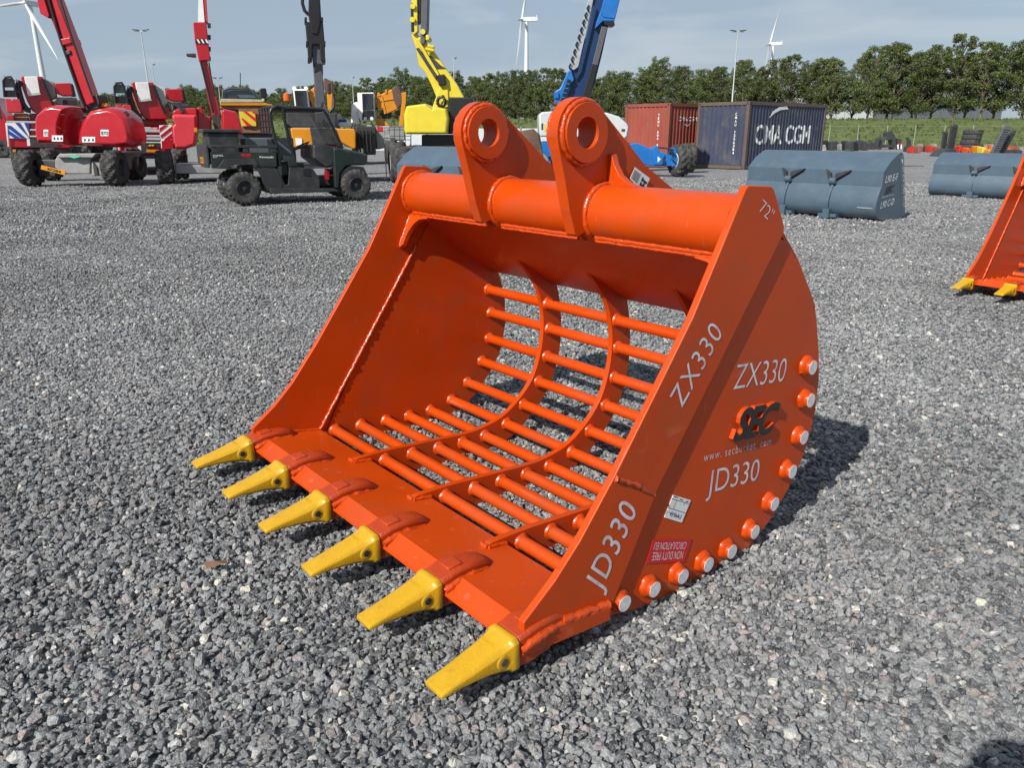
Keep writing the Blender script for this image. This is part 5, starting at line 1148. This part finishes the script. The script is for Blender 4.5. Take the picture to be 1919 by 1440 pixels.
M.slab('link_cover', BLACK, k3((465,20),(482,15),(490,210),(470,215)), .78, .2, .02); M.slab('link_cover', BLACK, k3((505,-200),(540,-200),(535,150),(515,160)), .85, .3, .02)
for (x, y) in ((480,40),(478,130),(548,212)): MB().lathe(M.pt(k3((x,y))[0], .72), (0, 1, 0), [(0, .07), (.1, .07)], 12).build('pin', LEMON, M.o, smooth=40)
M.puff('elbow_cap', LEMON, k3((568,240),(585,230),(600,250),(595,275),(570,275)), .75, .5, .8, .08); M.bar('hose_loop', LEMON, k3((580,310),(620,320),(625,340),(570,330)), .75, .06)
M.slab('chassis', GREYST, k3((590,1000),(690,935),(800,1000)), .6, 2.0, .04); M.slab('chassis_beam', DARKST, k3((420,985),(900,990),(900,1050),(420,1050)), .6, 2.4, .04)
for px, y_ in (((755,285),.4),((900,285),.4),((760,285),2.7),((905,285),2.7)):
    P_ = M.pt(px, y_); P_.z = .5; wheel(M.o, P_, (1, 0, 0), .5, .42, DARKST, nl=14, lug=.05)

# --- blue boom lift ---------------------------------------------------------------------
g_ = G(1275, 331)
M = Mach('boom_lift', (3.2, g_.y), 0.0, 'blue telescopic boom lift with pale grey covers beside the red container', 'boom lift', 'boom lifts')
for px, y_ in (((1274, 300), .1), ((1060, 296), .1), ((1290, 296), 3.0), ((1060, 290), 3.0)):
    P_ = M.pt(px, y_); P_.z = .53; wheel(M.o, P_, Vector((.94, .34, 0)).normalized() if y_ < 1 else (1, 0, 0), .53, .44, WHITE, nl=14, lug=.05, face=-1)
ax_ = M.slab('axle_beam', BLUEP, c6((1120,870),(1200,855),(1350,915),(1430,940),(1520,970),(1620,1010),(1660,1090),(1600,1125),(1350,1120),(1240,1090),(1150,960)), -.05, .5, .03)
M.slab('steer_housing', BLUEP, c6((1400,890),(1450,890),(1455,960),(1530,990),(1500,1110),(1400,1110),(1385,1000)), -.12, .5, .03, ax_); M.slab('knuckle_plate', BLUEP, c6((1560,920),(1640,905),(1680,960),(1660,1130),(1600,1130),(1640,1010)), -.1, .3, .03, ax_)
M.slab('warning_mark', LABEL, c6((1440,1010),(1475,1040),(1440,1080)), -.135, .02, 0, ax_); M.slab('knuckle_gap', INK, c6((1500,1010),(1530,1060),(1520,1100),(1495,1080)), -.13, .02, 0, ax_)
M.bar('tie_rod', DARKST, c6((1450,905),(1550,915),(1620,930)), -.1, .03, ax_); M.bar('hose', BLACK, c6((1590,930),(1640,990),(1600,1040),(1650,1090)), -.15, .02, ax_)
M.slab('chassis', BLUEP, c6((20,890),(130,840),(1120,850),(1150,1000),(1240,1100),(200,1120),(200,1000),(60,930)), .4, 2.6, .05)
M.slab('chassis_step', BLUEP, c6((20,890),(60,850),(190,845),(215,940),(200,1080),(150,1000),(100,960),(40,930)), -.05, .4, .03)
M.puff('left_cover', PALEG, c6((65,530),(90,495),(250,483),(420,490),(420,790),(80,780),(62,740)), .3, 2.2, .93, .15)
M.puff('right_cover', PALEG, c6((780,500),(840,500),(985,545),(1075,625),(1100,665),(1085,780),(1045,812),(950,770),(780,780)), .3, 2.2, .92, .15)
M.slab('cover_vent', DARKST, c6((1020,690),(1060,690),(1060,720),(1020,720)), .14, .02, 0); M.slab('cover_decal', LEMON, c6((120,630),(145,630),(145,720),(120,720)), .14, .02, 0); M.slab('cover_vent', DARKST, c6((90,625),(110,625),(110,700),(90,700)), .14, .02, 0)
M.slab('slew_base', DARKST, c6((420,780),(800,780),(800,860),(420,860)), .5, 1.6, .03)
DKB = mat('deep_blue', (.006, .03, .10), .4, var=.1)
M.slab('main_boom', DKB, k4((700,-160),(880,-160),(800,190),(755,400),(700,620),(650,760),(430,760),(500,600),(540,450),(640,260),(680,60)), .9, .6, .03)
M.slab('boom_cover', BLUEP, k4((810,-160),(925,-160),(852,140),(765,130),(745,70)), .7, .5, .03); M.slab('boom_cover_foot', BLUEP, k4((745,75),(765,130),(850,140),(848,155),(760,155),(700,215),(712,160)), .72, .5, .02)
M.slab('cover_roller', BLACK, k4((765,150),(845,155),(850,190),(820,192),(770,185)), .72, .5, .02)
M.slab('extension_ram', BOOMG, k4((750,195),(795,200),(720,490),(680,480)), .75, .14, .02); M.slab('ram_barrel', BLACK, k4((680,480),(722,485),(660,740),(600,740)), .72, .2, .02)
M.slab('cable_track', GALV, k4((675,-100),(700,-60),(575,500),(540,525),(520,510)), .8, .1, .01)
for k in range(9):
    t = k/8; x, y = 655-135*t, 60+440*t; M.bar('track_link', BLACK, k4((x,y-24),(x-12,y),(x-2,y+24)), .76, .035)
M.slab('boom_side', DKB, k4((690,40),(715,60),(600,540),(560,600),(585,480)), .78, .1, .01)
M.slab('boom_foot', BLUEP, k4((500,530),(525,530),(545,600),(500,640),(520,650),(480,760),(400,780),(392,690),(440,660)), .7, .3, .03); M.slab('boom_ladder', BLACK, k4((495,590),(520,600),(475,760),(440,760)), .66, .08, .01)
for k in range(4): M.slab('rung', BLUEP, k4((488-12*k,622+34*k),(512-12*k,626+34*k),(510-12*k,634+34*k),(486-12*k,630+34*k)), .63, .06, 0)
M.slab('red_cap', REDP, k4((392,762),(405,762),(404,778),(393,778)), .68, .1, 0); M.slab('foot_box', BLUEP, k4((392,688),(430,690),(428,735),(395,735)), .62, .2, .02)

# --- brown bucket behind, and a blue tarpaulin by the lift ------------------------------
M = Mach('excavator_bucket', (.45, 24.6), 0.0, 'dull brown steel excavator bucket between the orange ears', 'bucket')
M.puff('shell', BROWN, [(960, 305), (958, 262), (972, 246), (1000, 241), (1012, 254), (1018, 290), (1010, 312)], .2, 1.2, .94, .05); M.slab('side_plate', BROWN, [(998, 242), (1008, 250), (1020, 300), (1006, 312), (996, 280)], .1, .06, .01)
P_ = M.pt((985, 305)); MB().box(P_.x-.45, P_.x+.45, .25, 1.2, .0, max(.06, P_.z+.05)).build('base', BROWN, M.o, bevel=.03)

# --- attachments lying on the far right of the yard --------------------------------------
def heap(name, px, Y, m, depth, label, cat, group=None, extra=()):
    """a traced attachment standing on the ground at distance Y; its lowest edge is taken to the ground"""
    M = Mach(name, (W(px[0][0], 260, Y).x, Y), 0.0, label, cat, group)
    P_ = [M.pt(p, 0) for p in px]; zmin = min(p.z for p in P_)
    for p in P_: p.z = max(.0, p.z-zmin) if zmin > 0 or p.z < zmin+.08 else max(p.z, 0)
    MB().prism(P_, (0, depth, 0)).build('frame', m, M.o, bevel=.03)
    for nm, mm, pp, of, dp in extra:
        q = [M.pt(p, of) for p in pp]
        for v in q: v.z = max(v.z-(zmin if zmin > 0 else 0), .02)
        MB().prism(q, (0, dp, 0)).build(nm, mm, M.o, bevel=.02)
    return M
heap('log_grapple', c7((1160,600),(1185,480),(1210,400),(1275,375),(1240,470),(1235,560),(1270,610)), 72, DARKST, .4, 'black curved grapple claw in the row of attachments', 'attachment', 'black attachments by the fence')
heap('log_grapple', c7((1260,630),(1280,470),(1370,400),(1380,320),(1430,305),(1480,310),(1510,370),(1530,420),(1550,600),(1480,630),(1470,450),(1300,470),(1290,600)), 72, DARKST, .9, 'black grapple with round rotor on top in the row of attachments', 'attachment', 'black attachments by the fence', (('cross_beam', DARKST, c7((1280,540),(1500,545),(1500,600),(1280,600)), .1, .5),))
heap('fork_carriage', c7((1555,650),(1550,450),(1630,455),(1630,540),(1640,650)), 72, DARKST, .3, 'black fork frame beside the grapple', 'attachment', 'black attachments by the fence', (('white_leg', WHITE, c7((1555,570),(1580,560),(1580,650),(1562,650)), -.1, .1), ('white_leg', WHITE, c7((1620,560),(1640,560),(1635,650),(1615,650)), -.1, .1), ('red_head', REDP, c7((1575,535),(1640,535),(1640,570),(1575,570)), -.08, .1)))
heap('claw', c7((1720,620),(1760,540),(1745,430),(1800,470),(1810,560),(1800,640)), 73, DARKST, .4, 'single black claw standing upright near the red machinery', 'attachment', 'black attachments by the fence')
heap('quick_hitch', c7((920,590),(1000,490),(1100,460),(1180,470),(1170,590)), 72, DARKST, 1.0, 'low black sloping hitch frame left of the grapple claw', 'attachment', 'black attachments by the fence')
rr_ = np.random.default_rng(9)
ordn = 'first second third fourth fifth sixth seventh eighth ninth tenth eleventh twelfth thirteenth fourteenth fifteenth sixteenth seventeenth eighteenth nineteenth twentieth'.split(); ordn += ['twenty-'+q for q in ordn[:9]]+['thirtieth']+['thirty-'+q for q in ordn[:9]]
for i in range(11):
    x = 95+i*85+rr_.uniform(-15, 15); w_ = rr_.uniform(50, 95); t_ = rr_.uniform(470, 545); mm = [DARKST, DARKST, BLACK, GREYST][int(rr_.integers(0, 4))]
    if x > 960: break
    heap('machine_part', c7((x, 655), (x+4, t_+30), (x+w_*.25, t_), (x+w_*.55, t_+14), (x+w_*.8, t_-6 if i % 2 else t_+22), (x+w_, t_+50), (x+w_+6, 655)), 66+rr_.uniform(-2, 4), mm, .8, ordn[i]+' low black machine part in the row, counted from the wooden crate', 'attachment', 'low black machine parts in a row')
heap('pallet_load', c7((60,680),(62,605),(250,600),(255,680)), 56, WOOD, 1.2, 'pale wooden crate behind the lettered loader bucket', 'crate')
heap('orange_frame', c7((160,685),(200,660),(300,650),(330,640),(440,640),(560,655),(620,685)), 54, AMBER, 1.0, 'flat orange frame lying behind the lettered loader bucket', 'attachment')
heap('green_machine', c7((640,685),(690,620),(700,600),(760,640),(800,660),(980,655),(990,685)), 57, mat('dark_green', (.02, .06, .05), .5), .8, 'low dark green implement behind the loader bucket', 'attachment')
cols = [REDP, REDF, DARKST, AMBER, REDP, GREYST, DARKST]
mix = [mat('implement_red', (.42, .03, .015), .5, var=.2), mat('implement_orange', (.50, .09, .01), .5, var=.2), DARKST, GREYST, mat('implement_rust', (.22, .08, .05), .8, var=.3)]
nm_ = {0: 'red', 1: 'orange', 2: 'black', 3: 'grey', 4: 'rusty'}
for i in range(36):
    x = -170+i*58+rr_.uniform(-14, 14)
    if 440 < x < 720: continue
    w_ = rr_.uniform(44, 74); t_ = rr_.uniform(545, 615); j = int(rr_.integers(0, 5))
    heap('implement', c8((x, 690), (x+5, t_+40), (x+w_*.2, t_+8), (x+w_*.4, t_+30), (x+w_*.6, t_-6), (x+w_*.85, t_+30), (x+w_, 688)), 62+rr_.uniform(-3, 3), mix[j], .8, 'small %s implement along the fence, %s in the row counted from the black claw' % (nm_[j], ordn[i]), 'implement', 'small implements along the fence')
def track(u0, vb, vt, Y, w, lean, label, mm, n=2, rz=0.0):
    """rubber track stood on end: a belt folded over, with cleats across it"""
    p = W(u0, vb, Y); ht = (W(u0, vt, Y).z-max(p.z, 0)); e = thing('rubber_track', (p.x, Y, 0), label, 'track', 'upright rubber tracks', rz=rz)
    for k in range(n):
        off = k*.26; sh = Matrix.Shear('XY', 4, (0, 0))
        f = lambda x, y, z: (x+lean*z+k*w*.35, y+off, z)
        MB().prism([f(-w/2, 0, 0), f(w/2, 0, 0), f(w/2*.92, 0, ht*.97-k*.2), f(w*.3, 0, ht-k*.2), f(-w*.3, 0, ht-k*.2), f(-w/2*.92, 0, ht*.97-k*.2)], (0, .2, 0)).build('belt', mm, e, bevel=.04)
        nz = int(ht/.13)
        for i in range(nz):
            z = .03+i*.13
            if z > ht-k*.2-.15: break
            MB().obox(f(0, -.015, z+.035), Vector((w*.46, 0, 0)), Vector((0, .035, 0)), Vector((0, 0, .032))).build('cleat', mm, e)
    return e
track(1780, 289, 229, 51, .42, .02, 'tall black rubber track stood upright beyond the grey bucket', DARKST, 2)
track(1768, 287, 241, 52, .28, -.03, 'narrow black rubber track beside the tall upright one', DARKST, 1)
track(1862, 291, 231, 48, .42, .30, 'grey rubber tracks leaning over beyond the grey bucket', BOOMG, 2)
track(1875, 291, 240, 48.6, .34, .36, 'black rubber tracks leaning against the grey ones', DARKST, 2)
heap('scrap_heap', c8((380,770),(430,720),(470,690),(520,640),(640,620),(700,650),(740,700),(745,770)), 50.4, DARKST, 1.2, 'dark heap of parts at the foot of the upright tracks', 'scrap')
heap('rusty_plates', c8((920,745),(960,725),(1060,715),(1160,735),(1250,750),(1240,780),(960,780)), 49, mix[4], 1.0, 'flat rusty plates lying beside the leaning tracks', 'scrap')
M = Mach('site_barrier', (-6.0, 66.0), 0.0, 'long pale grey low barrier wall far behind the yellow boom lift', 'barrier')
for k in range(8): MB().box(-6+k*2.55, -6+k*2.55+2.45, 0, .4, 0, 1.75).build('barrier_panel', PALEG, M.o, bevel=.03)
for k in range(9): MB().box(-6.05+k*2.55-.03, -6.05+k*2.55+.05, -.05, .0, 0, 1.9).build('post', GREYST, M.o)
# tyres piled by the fence
tp = G(1818, 277); tz = .0
for k in range(4):
    e = thing('loose_tyre', (W(1818+k*1.2, 260, 70).x, 70, .21+k*.42), ['lowest', 'second', 'third', 'topmost'][k]+' big black tyre of the pile near the fence', 'tyre', 'tyres piled by the fence')
    wheel(e, (0, 0, 0), (0, 0, 1), .78, .42, DARKST, nl=18, lug=.04, hub=.55)
for i, (x0, x1, y0, y1, mm, nn) in enumerate(((755,820,560,690,mix[0],'red'),(900,960,590,690,mix[1],'orange'),(1085,1180,550,680,AMBER,'yellow'),(1180,1260,545,660,LEMON,'lemon yellow'),(1300,1380,560,640,AMBER,'amber'),(1640,1720,650,760,mix[1],'bright orange'),(1760,1860,640,690,BLUEP,'blue'),(1680,1919,535,620,DARKST,'black'))):
    heap('attachment', c8((x0, y1), (x0+4, y0+18), (x0+20, y0), (x1-18, y0+6), (x1-3, y0+30), (x1, y1), ((x0+x1)/2+12, y1), ((x0+x1)/2+6, y1-28), ((x0+x1)/2-14, y1-28), ((x0+x1)/2-16, y1)), 60-i*.6, mm, .7, nn+' attachment frame standing near the tyre pile', 'attachment', 'coloured attachments near the tyres')
heap('wheel_ring', c8((1745,770),(1760,735),(1800,725),(1840,750),(1845,780)), 46, AMBER, .4, 'small yellow ring-shaped part beside the leaning tracks', 'attachment')
# cable lying across the yard
P_ = [G(1668+k*9, 311+.4*math.sin(k*.9), .03) for k in range(8)]
tag(MB().tube(P_, .02, 6).build('ground_cable', DARKST, smooth=60), 'thin dark cable lying on the gravel between the grey buckets', 'cable')
# dry leaf on the gravel
for (u, v, lb) in ((405, 1058, 'dry brown leaf on the gravel near the yellow teeth'), (1555, 440, 'brown wood chip on the gravel beside the big bucket')):
    c = G(u, v, .03); m = MB(); n_ = 8
    m.add([c+Vector((.042*math.cos(6.283*i/n_), .016*math.sin(6.283*i/n_), .012*math.sin(i*2.1))) for i in range(n_)]+[c+Vector((0, 0, .012))], [(i, (i+1) % n_, n_) for i in range(n_)])
    tag(m.build('dry_leaf', mat('leaf_brown', (.13, .06, .03), .8), smooth=60), lb, 'leaf')
# --- the photographer, standing behind the camera: only the shadow reaches the picture ------
CLOTH = mat('dark_clothes', (.02, .022, .03), .85); SKIN = mat('skin', (.45, .27, .19), .5)
per = thing('person', (0, -.50, 0), 'person in dark clothes holding up a tablet, whose shadow falls on the gravel corner', 'person')
def skinned(name, m, verts, edges, root=0, sub=1):
    me = bpy.data.meshes.new(name); me.from_pydata([v[:3] for v in verts], edges, []); me.materials.append(m)
    o = bpy.data.objects.new(name, me); col.objects.link(o); o.parent = per
    md = o.modifiers.new('skin', 'SKIN'); me.skin_vertices.new() if not me.skin_vertices else None
    for i, v in enumerate(verts):
        sv = me.skin_vertices[0].data[i]; sv.radius = (v[3], v[4] if len(v) > 4 else v[3]); sv.use_root = (i == root)
    md.use_smooth_shade = True; s_ = o.modifiers.new('sub', 'SUBSURF'); s_.levels = s_.render_levels = sub
    return o
V_ = [(0,0,.93,.15,.11),(0,0,1.10,.15,.10),(0,.01,1.30,.17,.11),(0,.0,1.44,.09,.08),(0,.01,1.52,.055),(0,.03,1.58,.075),(0,.04,1.66,.095,.08),(0,.03,1.74,.07)]; E_ = [(i, i+1) for i in range(7)]
for sx in (-1, 1):
    b = len(V_); V_ += [(sx*.17,.0,1.41,.065),(sx*.24,.14,1.20,.048),(sx*.17,.32,1.27,.04),(sx*.11,.42,1.37,.03)]; E_ += [(2, b), (b, b+1), (b+1, b+2), (b+2, b+3)]
    b = len(V_); V_ += [(sx*.11,.0,.86,.10),(sx*.13,.02,.50,.065),(sx*.14,-.02,.10,.045),(sx*.15,.05,.05,.045),(sx*.16,.17,.04,.035)]; E_ += [(0, b), (b, b+1), (b+1, b+2), (b+2, b+3), (b+3, b+4)]
skinned('body', CLOTH, V_, E_, 0, 2)
for sx in (-1, 1):
    V_ = [(sx*.11,.42,1.37,.028,.018),(sx*.095,.455,1.395,.032,.016)]; E_ = [(0, 1)]
    for k, dz in enumerate((.034, .012, -.010, -.030)):
        b = len(V_); V_ += [(sx*.104,.475,1.40+dz,.010),(sx*.099,.495,1.402+dz*1.05,.009),(sx*(.080-.004*k),.498,1.403+dz,.008)]; E_ += [(1, b), (b, b+1), (b+1, b+2)]
    b = len(V_); V_ += [(sx*.10,.45,1.37,.011),(sx*.08,.468,1.372,.010),(sx*.065,.470,1.385,.009)]; E_ += [(0, b), (b, b+1), (b+1, b+2)]
    skinned('hand', SKIN, V_, E_, 0, 1)
MB().box(-.094, .094, .478, .487, 1.372, 1.505).build('enlarged_phone', BLACK, per, bevel=.004)  # phone slab enlarged past real size so its shadow fits the gravel corner
MB().hull([(.085*math.cos(a)*q+0, .03+.10*math.sin(a)*q, z) for a in np.linspace(0, 6.28, 12) for q, z in ((1, 1.66), (.95, 1.72), (.6, 1.77))]).build('hair', BROWN, per, smooth=60)
